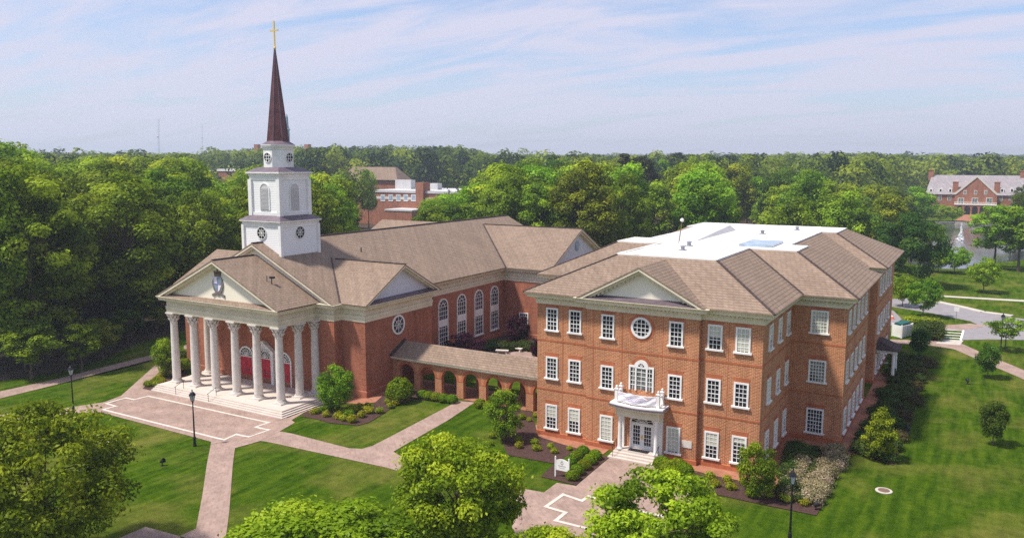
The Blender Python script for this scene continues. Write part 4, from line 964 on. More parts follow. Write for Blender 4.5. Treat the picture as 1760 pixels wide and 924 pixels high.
for k in range(5): x = cxk-0.42+0.21*k; cw.tube((x, yk-0.08, cz+1.1), (cxk+(x-cxk)*1.25*(1 if abs(x-cxk) > 0.1 else 1), yk-0.08, cz+1.42+(0.16 if k == 2 else 0.0)), 0.09, 0.05)
cw.tube((cxk, yk-0.08, cz+1.5), (cxk, yk-0.08, cz+1.78), 0.05)
cw.build('crown', M['rust'], crest)
# steeple
TX, TY = CX, 67.45
def sq(w): return [(TX-w, TY-w), (TX+w, TY-w), (TX+w, TY+w), (TX-w, TY+w)]
tw = MB().prism(sq(2.92), 11.5, 18.0).build('steeple_base', M['tower_white'], ch)
cb2 = MB()
for sx in (-1, 1):
    for sy in (-1, 1): cb2.box(TX+sx*2.93-0.18, TX+sx*2.93+0.18, TY+sy*2.93-0.18, TY+sy*2.93+0.18, 11.5, 17.9)
cb2.sweep(sq(2.92), [(-0.1, 17.7), (0.05, 17.7), (0.05, 17.95), (0.12, 18.0), (0.12, 18.15), (0.34, 18.3), (0.34, 18.42), (-0.1, 18.42)])
cb2.build('steeple_trim', M['white'], tw)
ms_ = MB().hexa([(p[0], p[1], 18.42) for p in sq(3.28)], [(p[0], p[1], 19.0) for p in sq(2.28)]).build('skirt_roof', M['copper_flat'], ch)
t2 = MB().prism(sq(2.26), 18.4, 23.2).build('belfry', M['tower_white'], ch)
tr2 = MB()
for sx in (-1, 1):
    for sy in (-1, 1): tr2.box(TX+sx*2.22-0.26, TX+sx*2.22+0.26, TY+sy*2.22-0.26, TY+sy*2.22+0.26, 18.9, 23.0)
tr2.sweep(sq(2.26), [(-0.1, 18.95), (0.12, 18.95), (0.12, 19.3), (-0.1, 19.3)])
tr2.sweep(sq(2.26), [(-0.1, 22.95), (0.08, 22.95), (0.08, 23.3), (0.14, 23.35), (0.14, 23.5), (0.38, 23.68), (0.38, 23.82), (-0.1, 23.82)])
tr2.build('belfry_trim', M['white'], t2)
lv = MB().yprism([(p[0], p[1]) for p in arch_pts(1.32, 2.95, 12)], -0.05, 0.0)
for k in range(16): lv.box(-0.6, 0.6, -0.09, -0.05, 0.12+k*0.15, 0.19+k*0.15)
lv = lv.build('louver', M['membrane_grey'], origin=Vector((0, 0, 0.0001))); lv.location = (0, 0, 0)
MB().ring(arch_pts(1.55, 3.07, 12), [(p[0], p[1]) for p in arch_pts(1.30, 2.94, 12)], -0.10, 0.0).build('louver_frame', M['white'], lv)
for (x, y, a) in ((TX, TY-2.26, 0), (TX+2.26, TY, 90), (TX-2.26, TY, -90), (TX, TY+2.26, 180)): copy_tree(lv, ch, (x, y, 19.55), R(a))
remove_tree(lv)
MB().hexa([(p[0], p[1], 23.82) for p in sq(2.62)], [(p[0], p[1], 24.35) for p in sq(1.66)]).build('skirt_roof', M['copper_flat'], ch)
def octo(a): r = a/math.cos(math.pi/8); return [(TX+r*math.cos(math.pi/8+k*math.pi/4), TY+r*math.sin(math.pi/8+k*math.pi/4)) for k in range(8)]
t3 = MB().prism(octo(1.64), 24.2, 26.6).build('lantern_stage', M['white'], ch)
MB().sweep(octo(1.64), [(-0.1, 26.35), (0.06, 26.35), (0.08, 26.5), (0.18, 26.62), (0.24, 26.8), (0.24, 26.88), (-0.1, 26.88)]).build('lantern_cornice', M['white'], t3)
MB().hexa([(p[0], p[1], 26.88) for p in octo(1.86)], [(p[0], p[1], 27.3) for p in octo(1.18)]).build('skirt_roof', M['copper_flat'], ch)
spv = MB(); segs = 9
for k in range(segs):
    z0 = 27.25+(37.6-27.25)*k/segs; z1 = 27.25+(37.6-27.25)*(k+1)/segs; r0 = 1.14*(1-k/segs)+0.06; r1 = 1.14*(1-(k+1)/segs)+0.06
    spv.hexa([(p[0], p[1], z0) for p in octo(r0)], [(p[0], p[1], z1) for p in octo(r1)])
spv.build('spire', M['copper'], ch)
sb = MB()
o0, o1 = octo(1.2), octo(0.06)
for k in range(8): sb.tube((o0[k][0], o0[k][1], 27.25), (o1[k][0], o1[k][1], 37.6), 0.035)
sb.build('spire_rib', M['copper_flat'], ch)
MB().lathe((TX, TY, 37.5), [(0.1, 0), (0.16, 0.08), (0.16, 0.2), (0.06, 0.3)], 10).box(TX-0.07, TX+0.07, TY-0.07, TY+0.07, 37.7, 40.6).box(TX-0.62, TX+0.62, TY-0.065, TY+0.065, 39.5, 39.64).build('cross', M['gold'], ch)
rw = round_window('round_window', 0.74, M['glass'], nspoke=8, cas=0.06, surround=False, th=0.038)
for (x, y, a) in ((TX, TY-2.92, 0), (TX+2.92, TY, 90)): copy_tree(rw, ch, (x, y, 17.0), R(a))
remove_tree(rw)
rw = round_window('round_window', 0.56, M['glass'], grid=2, cas=0.05, surround=False, th=0.045)
for (x, y, a) in ((TX, TY-1.64, 0), (TX+1.64, TY, 90)): copy_tree(rw, ch, (x, y, 25.45), R(a))
remove_tree(rw)

# ================================================================== THE ARCADE
ar = thing('arcade', 'low brick arcade of round arches linking the chapel and the hall', 'arcade', (-45, 71.5, 0))
AY0, AY1 = 69.44, 73.7
axs = [on_y(px, 655, AY0).x for px in (699.6, 734.3, 771.3, 809, 847.2, 889.3)]
per = (axs[-1]-axs[0])/5; xs_ = [axs[0]+per*i for i in range(-1, 7)]
xs_ = [x for x in xs_ if x-per/2 > XF-0.2 and x+per/2 < XA0+1.2]
def arch_wall(y0, y1):
    mb = MB(); aw_ = 0.98; zs = 1.95; zt = 3.35
    for x in xs_:
        a, b = x-per/2, x+per/2
        poly = [(a, -0.3), (x-aw_, -0.3), (x-aw_, zs)]+[(x-aw_*math.cos(math.pi*k/12), zs+aw_*0.98*math.sin(math.pi*k/12)) for k in range(1, 12)]+[(x+aw_, zs), (x+aw_, -0.3), (b, -0.3), (b, zt), (a, zt)]
        # cut in two at the crown so that each half is a plain outline
        mb.yprism(poly[:9]+[(x, zt), (a, zt)], y0, y1)
        mb.yprism(poly[8:18]+[(x, zt)], y0, y1)
    if xs_[0]-per/2 > XF: mb.box(XF, xs_[0]-per/2, y0, y1, -0.3, zt)
    if xs_[-1]+per/2 < XA0: mb.box(xs_[-1]+per/2, XA0, y0, y1, -0.3, zt)
    return mb
arch_wall(AY0, AY0+0.5).build('front_wall', M['brick'], ar)
arch_wall(AY1-0.5, AY1).build('rear_wall', M['brick'], ar)
ra = MB()
for x in xs_: ra.ring([(x+1.28*math.cos(math.pi*k/14), 1.95+1.26*math.sin(math.pi*k/14)) for k in range(15)], [(x+0.985*math.cos(math.pi*k/14), 1.95+0.965*math.sin(math.pi*k/14)) for k in range(15)], AY0-0.018, AY0+0.02)
ra.build('arch_ring', M['brick_plain'], ar)
im = MB()
for x in xs_: im.box(x+0.98, x+per-0.98, AY0-0.03, AY0+0.02, 1.88, 1.96)
im.build('impost', M['brick_plain'], ar)
MB().box(XF, XA0, AY0, AY1, -0.2, 0.05).build('floor', M['paver_red'], ar)
MB().box(XF, XA0, AY0-0.25, AY0+0.1, 3.35, 3.52).box(XF, XA0, AY0-0.4, AY0+0.1, 3.52, 3.66).box(XF, XA0, AY1-0.1, AY1+0.4, 3.35, 3.66).build('eave', M['cream'], ar)
ym = (AY0+AY1)/2; zr_ = 4.95
MB().hexa([(XF, AY0-0.45, 3.67), (XA0-0.02, AY0-0.45, 3.67), (XA0-0.02, AY1+0.45, 3.67), (XF, AY1+0.45, 3.67)], [(XF, ym-0.02, zr_), (XA0-0.02, ym-0.02, zr_), (XA0-0.02, ym+0.02, zr_), (XF, ym+0.02, zr_)]).build('roof', M['shingle'], ar)
MB().hexa([(XF-0.01, AY0-0.5, 3.7), (XF+0.25, AY0-0.5, 3.7), (XF+0.25, ym, zr_+0.03), (XF-0.01, ym, zr_+0.03)], [(XF-0.01, AY0-0.5, 3.95), (XF+0.25, AY0-0.5, 3.95), (XF+0.25, ym, zr_+0.28), (XF-0.01, ym, zr_+0.28)]).build('flashing', M['dark_shingle'], ar)

# ================================================================== BUILDINGS FURTHER OFF
# mansion beyond the pond
MY = 452.0
mz = float(gz(-5, MY))
def mxz(px, py, y=MY): p = on_y(px, py, y); return p.x, p.z
mcx = mxz(1677, 340)[0]; mL = mxz(1592, 340, MY+5)[0]; mR = 2*mcx-mL
zb0 = mxz(1677, 368)[1]; zeave = mxz(1600, 333.5, MY+5)[1]; zrid = mxz(1650, 301, MY+14)[1]
man = thing('mansion', 'far red brick mansion with grey slate roof and tall central gable across the pond', 'mansion', (mcx, MY+10, zb0))
MB().box(mL, mR, MY+5, MY+22, zb0-3, zeave).build('wall', M['brick_far'], man)
MB().hexa([(mL-0.6, MY+4.3, zeave), (mR+0.6, MY+4.3, zeave), (mR+0.6, MY+22.7, zeave), (mL-0.6, MY+22.7, zeave)], [(mL+1.5, MY+13.4, zrid), (mR-1.5, MY+13.4, zrid), (mR-1.5, MY+13.6, zrid), (mL+1.5, MY+13.6, zrid)]).build('roof', M['slate'], man)
gh = mxz(1714, 340)[0]-mcx; zge = mxz(1640, 333)[1]; zga = mxz(1677, 306)[1]
MB().yprism([(mcx-gh, zb0-3), (mcx+gh, zb0-3), (mcx+gh, zge), (mcx+1.2, zga), (mcx-1.2, zga), (mcx-gh, zge)], MY, MY+12).build('gable_wall', M['brick_far'], man)
MB().yprism([(mcx-gh-0.9, zge-0.3), (mcx-gh+0.4, zge-0.3), (mcx, zga+0.3), (mcx+gh-0.4, zge-0.3), (mcx+gh+0.9, zge-0.3), (mcx, zga+1.5)], MY-0.3, MY+0.5).yprism([(mcx-gh, zge), (mcx+gh, zge), (mcx, zga+0.9)], MY+0.5, MY+12.5).build('gable_roof', M['stone'], man)
zbal = mxz(1677, 351)[1]
MB().box(mcx-gh+0.2, mcx+gh-0.2, MY-2.6, MY, zb0-3, zbal-0.3).build('arcade_wall', M['brick_far'], man)
MB().box(mcx-gh, mcx+gh, MY-2.9, MY, zbal-0.3, zbal+0.1).box(mcx-gh, mcx+gh, MY-2.8, MY-2.5, zbal+0.9, zbal+1.1).build('balcony', M['white'], man)
bal = MB()
for k in range(30): x = mcx-gh+0.2+(2*gh-0.4)*k/29; bal.box(x-0.1, x+0.1, MY-2.75, MY-2.55, zbal+0.1, zbal+0.9)
bal.build('balusters', M['white'], man)
for k in range(5):
    x = mcx-gh*0.72+gh*0.36*k
    MB().yprism([(x+q[0], zb0-0.6+q[1]) for q in arch_pts(2.5, zbal-zb0-0.2, 10)], MY-2.64, MY-2.5).build('arch', M['black'], man)
def mwin(x, z, w, h, y, arch=False):
    f = MB().box(x-w/2-0.18, x+w/2+0.18, y-0.1, y+0.1, z-0.2, z+h+0.2).build('window', M['white'], man)
    for (u, v) in ((x-w/2, x-0.06), (x+0.06, x+w/2)): MB().box(u, v, y-0.13, y-0.09, z, z+h).build('pane', M['glass_half'], f)
for px in (1658.5, 1676.5, 1694): x, z = mxz(px, 333.5); mwin(x, z, 0.9, 1.6, MY)
for px in (1651, 1675, 1699.5): x, z = mxz(px, 351); mwin(x, z+0.1, 2.2, 2.8, MY)
for px in (1599, 1615, 1631.5, 1720, 1737, 1754):
    x, z = mxz(px, 344, MY+5); mwin(x, z, 1.2, 2.0, MY+5)
    x, z = mxz(px, 362, MY+5); mwin(x, z, 1.2, 2.0, MY+5)
for px in (1600, 1616.5, 1633, 1722, 1739, 1756):
    x, z = mxz(px, 330.5, MY+6)
    d = MB().yprism([(x+q[0], z+q[1]) for q in arch_pts(1.7, 2.2, 8)], MY+5.6, MY+9).build('dormer', M['white'], man)
    MB().yprism([(x+q[0], z+0.3+q[1]) for q in arch_pts(0.8, 1.3, 8)], MY+5.55, MY+5.7).build('pane', M['glass'], d)
for (px, pt, pb, yy) in ((1599, 291.5, 303, MY+13), (1642.5, 312, 332, MY+6), (1714, 312.5, 332, MY+6), (1757, 293, 303, MY+13)):
    x = mxz(px, 320, yy)[0]; z0 = mxz(px, pb, yy)[1]; z1 = mxz(px, pt, yy)[1]
    MB().box(x-1.2, x+1.2, yy-0.7, yy+0.7, z0-2, z1).box(x-1.35, x+1.35, yy-0.85, yy+0.85, z1-0.5, z1-0.1).build('chimney', M['brick_far'], man)
drape('terrace', [Vector((mcx-4, MY-3)), Vector((mcx+4, MY-3)), Vector((mcx+5, 398)), Vector((mcx-7, 398))], M['paver_red'], 0.05, 'brick terrace running from the far mansion to the pond', 'terrace')
sw_ = MB(); rng = random.Random(5)
wp = [(-16.5, 367), (-10, 372), (-2, 370), (6, 374)]
for a, b in zip(wp[:-1], wp[1:]): sw_.beam((a[0], a[1], 1.3), (b[0], b[1], 1.3), 1.0, 1.6)
tag(sw_.build('retaining_wall', M['stone_wall']), 'grey rubble retaining wall along the far shore of the pond', 'wall')
# fountain
def spray_mat():
    m = bpy.data.materials.new('water_spray'); m.use_nodes = True; nt = m.node_tree; nt.nodes.clear()
    d = nd(nt, 'ShaderNodeBsdfDiffuse', {'Color': (0.85, 0.87, 0.9, 1)}); t = nd(nt, 'ShaderNodeBsdfTransparent')
    geo = nd(nt, 'ShaderNodeNewGeometry'); n = nd(nt, 'ShaderNodeTexNoise', {'Vector': geo.outputs['Position'], 'Scale': 2.5, 'Detail': 4.0})
    r = nd(nt, 'ShaderNodeMapRange', {'Value': n.outputs['Fac'], 'From Min': 0.35, 'From Max': 0.65, 'To Min': 0.15, 'To Max': 0.8})
    mx = nd(nt, 'ShaderNodeMixShader', {0: r.outputs[0], 1: t.outputs[0], 2: d.outputs[0]}); nd(nt, 'ShaderNodeOutputMaterial', {0: mx.outputs[0]})
    return m
fp = G(1651, 413); fr_ = random.Random(8); fm = MB()
NR, NA = 26, 14
for i in range(NR):          # a ragged plume: broad foot of spray, frayed column, thin tip
    t = i/(NR-1); base = 0.8*(1-t)**5+0.5*(1-t)**0.7+0.06
    for k in range(NA):
        a = 2*math.pi*k/NA; r_ = base*(1+fr_.uniform(-0.38, 0.38)); fm.v.append((fp.x+r_*math.cos(a), fp.y+r_*math.sin(a), 0.06+5.6*t+fr_.uniform(-0.25, 0.25)*(0.1 < t < 0.95)))
for i in range(NR-1):
    for k in range(NA): fm.f.append((i*NA+k, i*NA+(k+1) % NA, (i+1)*NA+(k+1) % NA, (i+1)*NA+k)); fm.m.append(0)
fm.f.append(tuple((NR-1)*NA+k for k in range(NA))); fm.m.append(0)
tag(fm.build('fountain', spray_mat()), 'white plume of a fountain rising from the pond', 'fountain')

# flat roofed brick hall left of centre
def block(root, px0, px1, pyt, yf, depth, mat, name, pyb=None, z0=-1):
    a = on_y(px0, pyt, yf); b = on_y(px1, pyt, yf); zt = a.z
    o = MB().box(a.x, b.x, yf, yf+depth, z0, zt).build(name, mat, root); return a.x, b.x, zt
fh = thing('gymnasium', 'large pale red brick building with flat white roofs among the trees', 'building', (-205, 262, 0))
FYF = 250.0
x0, x1, zt = block(fh, 640, 800, 330, FYF, 31, M['brick_far'], 'wall')
MB().box(x0-0.3, x1+0.3, FYF-0.3, FYF+32, zt, zt+0.9).build('roof_edge', M['membrane_grey'], fh)
a = on_y(650, 328.5, FYF).z
MB().box(x0-0.1, x1+0.1, FYF-0.12, FYF, zt-2.6, zt-1.6).build('stone_band', M['stone'], fh)
tx0 = on_y(718.5, 340, FYF).x; tx1 = on_y(731.5, 340, FYF).x
MB().box(tx0, tx1, FYF-1.5, FYF+3, 0, on_y(720, 313.5, FYF).z).build('stair_tower', M['brick_far'], fh)
for px in (658.5, 672, 685, 698, 711):
    p = on_y(px, 345, FYF); f = MB().box(p.x-1.1, p.x+1.1, FYF-0.15, FYF+0.1, p.z-0.2, p.z+2.4).build('window', M['white'], fh)
    MB().box(p.x-0.85, p.x+0.85, FYF-0.2, FYF-0.14, p.z+0.3, p.z+2.2).build('pane', M['skylight'], f)
lx0 = on_y(662, 362, FYF-10).x; lx1 = on_y(708, 362, FYF-10).x; lz = on_y(680, 362.5, FYF-10).z
MB().box(lx0, lx1, FYF-10, FYF, -1, lz).build('annex', M['brick_far'], fh)
MB().box(lx0-0.2, lx1+0.2, FYF-10.2, FYF, lz, lz+0.6).build('roof_edge', M['membrane_grey'], fh)
x0b = on_y(604, 350, FYF+6).x
MB().box(x0b, x0, FYF+4, FYF+30, -1, on_y(610, 336, FYF+4).z).build('wing', M['brick_far'], fh)
bx0, bx1 = on_y(585, 309, FYF+43).x, on_y(703, 309, FYF+52).x; bz0 = on_y(650, 309, FYF+43).z; bz1 = on_y(650, 287, FYF+48).z
MB().box(bx0, bx1, FYF+43, FYF+52, -1, bz0).build('rear_wall', M['brick_far'], fh)
MB().hexa([(bx0-1, FYF+42, bz0), (bx1+1, FYF+42, bz0), (bx1+1, FYF+53, bz0), (bx0-1, FYF+53, bz0)], [(bx0+5, FYF+47, bz1), (bx1-4, FYF+47, bz1), (bx1-4, FYF+48, bz1), (bx0+5, FYF+48, bz1)]).build('roof', M['shingle'], fh)
for (pa, pb_, pt, yy) in ((679, 706, 309, FYF+14), (738, 752, 315, FYF+14)):
    p, q = on_y(pa, pt, yy), on_y(pb_, pt, yy)
    MB().box(p.x, q.x, yy, yy+3, zt, p.z).build('roof_unit', M['membrane_grey'], fh)
# long low white roofed building further left
lb = thing('low_building', 'long low pale building with flat white roof behind the left wood', 'building', on_y(388, 300, 330))
x0, x1, zt = block(lb, 352, 424, 291, 330, 30, M['brick_far'], 'wall')
MB().box(x0-0.3, x1+0.3, 329.6, 361, zt-1.0, zt+0.3).build('roof_edge', M['membrane'], lb)
# domed hall with chimneys behind the steeple
dh = thing('domed_hall', 'distant brick hall with two red chimneys and a green cupola behind the steeple', 'building', on_y(480, 290, 420))
x0, x1, zt = block(dh, 434, 540, 277, 420, 22, M['brick_far'], 'wall', z0=-2)
MB().hexa([(x0-1, 419, zt), (x1+1, 419, zt), (x1+1, 443, zt), (x0-1, 443, zt)], [(x0+3, 430, zt+4), (x1-3, 430, zt+4), (x1-3, 432, zt+4), (x0+3, 432, zt+4)]).build('roof', M['slate'], dh)
for px in (441, 528):
    p = on_y(px, 248, 430); MB().box(p.x-1.9, p.x+1.9, 429, 432, zt, p.z).build('chimney', M['brick_far'], dh)
p = on_y(494.5, 247, 431)
cu = MB().lathe((p.x, 431, zt+3), [(3.2, 0), (3.2, p.z-zt-3), (2.2, p.z-zt-2.6)], 8).build('cupola_base', M['white'], dh)
zc1 = on_y(489, 224, 431).z; zc2 = on_y(489, 196, 431).z
MB().lathe((p.x, 431, p.z), [(1.6, 0), (1.6, zc1-p.z), (2.3, zc1-p.z+0.3), (1.5, zc1-p.z+1.4), (1.0, zc1-p.z+3.0), (0.8, zc2-p.z-2.5), (0.1, zc2-p.z)], 8).build('cupola', M['teal'], cu)
# radio masts
for (px, pt, pb_, yy, w, lab) in ((273, 205, 268, 1500, 1.9, 'thin grey lattice radio mast above the left wood, the taller of the two'), (348, 214, 262, 2100, 1.3, 'thin faint radio mast on the horizon, the fainter of the two')):
    b = on_y(px, pb_, yy); t = on_y(px, pt, yy); m_ = MB(); n = 26
    for k in range(3):
        a = 2*math.pi*k/3; m_.tube((b.x+w*math.cos(a), yy+w*math.sin(a), b.z-20), (t.x+w*0.25*math.cos(a), yy+w*0.25*math.sin(a), t.z), w*0.22, w*0.14, 4)
    for k in range(n):
        f0 = k/n; f1 = (k+1)/n; a0 = 2*math.pi*(k % 3)/3; a1 = 2*math.pi*((k+1) % 3)/3; r0 = w*(1-.75*f0); r1 = w*(1-.75*f1); zz = t.z-b.z+20
        m_.tube((b.x+r0*math.cos(a0), yy+r0*math.sin(a0), b.z-20+zz*f0), (b.x+r1*math.cos(a1), yy+r1*math.sin(a1), b.z-20+zz*f1), w*0.1, n=4)
    if w > 1: m_.lathe((b.x, yy, b.z+(t.z-b.z)*0.5), [(0.8, 0), (2.6, 1), (2.6, 4), (0.8, 6)], 8); m_.lathe((b.x, yy, b.z), [(3.4, 0), (3.4, 5)], 8)
    tag(m_.build('radio_mast', M['steel']), lab, 'radio mast')
# far office block
p = on_y(1596, 262, 3000); q = on_y(1618, 262, 3000)
ob = thing('office_block', 'pale blue grey office block far away on the horizon', 'office block', (p.x, 3000, p.z-60))
MB().box(p.x, q.x, 3000, 3060, p.z-60, p.z).build('wall', M['far_blue'], ob)
wb = MB()
for k in range(4): wb.box(p.x+2, q.x-2, 2999, 3001, p.z-6-k*7, p.z-3-k*7)
wb.build('window_band', M['glass'], ob)

# ================================================================== SMALL THINGS ON THE GROUND
def lamp_template():
    root = thing('street_lamp', 'x', 'lamp', (0, 0, 0))
    MB().lathe((0, 0, 0), [(0.17, 0), (0.17, 0.12), (0.13, 0.2), (0.12, 0.75), (0.14, 0.8), (0.075, 0.92), (0.065, 2.4), (0.05, 4.0), (0.09, 4.06), (0.06, 4.14), (0.16, 4.22)], 10).build('post', M['black'], root)
    ln = MB().lathe((0, 0, 4.22), [(0.13, 0), (0.25, 0.5), (0.25, 0.52)], 4, a0=math.pi/4).build('lantern', M['lamp_glass'], root)
    fm_ = MB()
    for k in range(4):
        a = math.pi/4+k*math.pi/2; fm_.tube((0.13*math.cos(a), 0.13*math.sin(a), 4.22), (0.255*math.cos(a), 0.255*math.sin(a), 4.74), 0.022, n=4)
    fm_.lathe((0, 0, 4.735), [(0.33, 0), (0.30, 0.06), (0.16, 0.28), (0.05, 0.34), (0.05, 0.42), (0.07, 0.46), (0.01, 0.55)], 4, a0=math.pi/4)
    fm_.build('lantern_cap', M['black'], ln)
    return root
lt = lamp_template()
def lamp_at(px, py, label, pos=None):
    p = pos if pos is not None else G(px, py); o = copy_tree(lt, None, p, 0.3); o['label'] = label; o['group'] = 'black lamp posts along the paths'; return o
lamp_at(127, 713, 'black lamp post on the lawn edge left of the chapel plaza')
lamp_at(335, 766, 'black lamp post at the front edge of the chapel plaza')
def find_lamp(px, pyt, h=5.25):
    lo, hi = 850, 1100
    for _ in range(40):
        m_ = (lo+hi)/2; p = G(px, m_); d = ray(px+5, pyt); t = math.hypot(p.x, p.y)/math.hypot(d[0], d[1])
        if CAMH+d[2]*t > h: hi = m_
        else: lo = m_
    return p
lamp_at(0, 0, 'black lamp post cut by the bottom edge in front of the azalea bed', find_lamp(1357, 804))
lamp_at(1719.5, 604, 'black lamp post beside the brick path on the right lawn')
remove_tree(lt)
# low spotlights in the grass
def spot(px, py, rot, label):
    p = G(px, py); t = thing('spotlight', label, 'spotlight', p, 'low black floodlights in the lawn')
    MB().lathe((0, 0, 0), [(0.16, 0), (0.16, 0.05), (0.04, 0.07), (0.04, 0.3)], 8).xf(Matrix.Translation(p)).build('stake', M['black'], t)
    MB().lathe((0, 0, 0), [(0.11, -0.16), (0.17, 0.0), (0.21, 0.22), (0.19, 0.22), (0.15, 0.1)], 10).xf(Matrix.Translation(p+Vector((0, 0, 0.42))) @ Matrix.Rotation(rot, 4, 'Z') @ Matrix.Rotation(R(60), 4, 'Y')).build('head', M['black'], t)
spot(279, 800, 0.4, 'small black spotlight on the lawn in front of the left plaza lamp')
spot(1402, 876, 0.6, 'small black spotlight at the tip of the azalea mulch bed')
spot(1561, 744, 2.0, 'small black spotlight beside the hedge on the right lawn')
spot(1663, 660, 2.0, 'small black spotlight near the far small tree on the right lawn')
spot(163, 768, 1.0, 'small black spotlight half hidden by the nearest left tree')
def manhole(px, py, r, label):
    p = G(px, py); t = thing('manhole', label, 'manhole cover', p)
    MB().lathe((0, 0, 0), [(r, 0), (r, 0.05), (r*0.98, 0.06)], 24).xf(Matrix.Translation(p)).build('ring', M['concrete'], t)
    MB().lathe((0, 0, 0.061), [(r*0.68, 0), (r*0.68, 0.025)], 24).xf(Matrix.Translation(p)).build('cover', M['rust'], t)
manhole(181, 757, 0.78, 'round manhole with pale concrete ring on the left lawn')
manhole(1519, 843, 0.62, 'round manhole with pale concrete ring on the right lawn')
manhole(1519, 623, 0.5, 'small grate by the end of the hedge on the right lawn')
# sign in front of the hall
p1, p2 = G(954.5, 818.5), G(977.5, 823.5); d = (p2-p1); d.z = 0; L_ = d.length; dn = d.normalized(); nrm = Vector((dn.y, -dn.x, 0))
sg = thing('entrance_sign', 'white arched sign board on two white posts in the bed by the hall steps', 'sign', p1)
SM = Matrix(((dn.x, -nrm.x, 0, p1.x), (dn.y, -nrm.y, 0, p1.y), (0, 0, 1, p1.z), (0, 0, 0, 1)))
for x in (0.0, L_):
    MB().box(x-0.05, x+0.05, -0.05, 0.05, -0.1, 1.62).lathe((x, 0, 1.62), [(0.06, 0), (0.07, 0.05), (0.01, 0.14)], 6).xf(SM).build('post', M['white'], sg)
top = [(0.052+(L_-0.104)*k/10, 1.42+0.14*math.sin(math.pi*k/10)) for k in range(11)]
MB().yprism([(0.052, 0.62), (L_-0.052, 0.62)]+list(reversed(top)), -0.03, 0.03).xf(SM).build('board', M['white'], sg)
em = MB().ring([(L_*0.5+0.12*math.cos(k*math.pi/6), 1.26+0.15*math.sin(k*math.pi/6)) for k in range(12)], [(L_*0.5+0.075*math.cos(k*math.pi/6), 1.26+0.1*math.sin(k*math.pi/6)) for k in range(12)], -0.04, -0.03).yprism([(L_*.5-0.03, 1.4), (L_*.5+0.03, 1.4), (L_*.5, 1.5)], -0.04, -0.03)
em.xf(SM).build('emblem', M['steel'], sg)
tx = MB()
for k in range(12): tx.box(L_*0.22+k*L_*0.047, L_*0.22+k*L_*0.047+0.035, -0.036, -0.03, 0.97, 1.03)
for k in range(9): tx.box(L_*0.29+k*L_*0.047, L_*0.29+k*L_*0.047+0.03, -0.036, -0.03, 0.82, 0.87)
tx.xf(SM).build('lettering', M['steel'], sg)
# courtyard benches and table
def bench(px, py, label, rz):
    p = G(px, py); t = thing('bench', label, 'bench', p, 'white stone benches of the courtyard'); T = Matrix.Translation(p) @ Matrix.Rotation(rz, 4, 'Z')
    MB().box(-0.85, 0.85, -0.25, 0.25, 0.42, 0.55).xf(T).build('seat', M['stone'], t)
    for sx in (-1, 1): MB().hexa([(sx*0.55-0.12, -0.2, 0), (sx*0.55+0.12, -0.2, 0), (sx*0.55+0.12, 0.2, 0), (sx*0.55-0.12, 0.2, 0)], [(sx*0.55-0.08, -0.16, 0.42), (sx*0.55+0.08, -0.16, 0.42), (sx*0.55+0.08, 0.16, 0.42), (sx*0.55-0.08, 0.16, 0.42)]).xf(T).build('leg', M['stone'], t)
bench(863, 608, 'white stone bench in the courtyard, left of the two', 0.35)
bench(888, 604, 'white stone bench in the courtyard, right of the two', -0.05)
# right side: enclosure, bin, cone, far sign
e0 = [G(1533, 577), G(1549, 581), G(1567, 576.5)]
en_ = thing('enclosure', 'white panel fence enclosure round a green bin behind the hall', 'fence', e0[1])
a, b, c = [Vector((q.x, q.y)) for q in e0]; d4 = a+(c-b)
HE = 1.75
for (u, v) in ((a, b), (b, c), (c, d4), (d4, a)): MB().beam((u.x, u.y, HE), (v.x, v.y, HE), 0.08, HE-0.05).build('fence_panel', M['white'], en_)
for u in (a, b, c, d4): MB().box(u.x-0.1, u.x+0.1, u.y-0.1, u.y+0.1, 0, HE+0.14).build('post', M['white'], en_)
m4 = (a+c)/2; u1 = (b-a).normalized(); u2 = (c-b).normalized(); hw1 = (b-a).length*0.40; hw2 = (c-b).length*0.40
q4 = [m4-u1*hw1-u2*hw2, m4+u1*hw1-u2*hw2, m4+u1*hw1+u2*hw2, m4-u1*hw1+u2*hw2]
db = MB().hexa([(v.x, v.y, 0.1) for v in q4], [(v.x, v.y, HE+0.1) for v in q4]).build('dumpster', M['green_lid'], origin=Vector((m4.x, m4.y, 0.1)))
tag(db, 'dark green dumpster inside the white enclosure', 'dumpster')
lid = MB().hexa([(v.x, v.y, HE+0.11) for v in q4], [(v.x, v.y, HE+0.24+0.1*(i > 1)) for i, v in enumerate(q4)]).build('lid', M['green_lid'], db)
cp = G(1533.5, 548); co = thing('traffic_cone', 'small orange traffic cone on the drive behind the hall', 'traffic cone', cp)
MB().box(cp.x-0.3, cp.x+0.3, cp.y-0.3, cp.y+0.3, 0.03, 0.09).build('base', M['orange'], co); MB().lathe((cp.x, cp.y, 0.09), [(0.24, 0), (0.05, 0.85)], 12).build('cone', M['orange'], co); MB().lathe((cp.x, cp.y, 0.4), [(0.178, 0), (0.13, 0.22)], 12).build('stripe', M['white'], co)
sp1 = G(1643, 552); ss = thing('road_sign', 'small pale sign on a post at the road corner', 'sign', sp1)
MB().tube(sp1, sp1+Vector((0, 0, 2.3)), 0.04).build('post', M['steel'], ss); MB().box(sp1.x-0.35, sp1.x+0.35, sp1.y-0.05, sp1.y-0.02, 1.6, 2.3).build('plate', M['white'], ss)
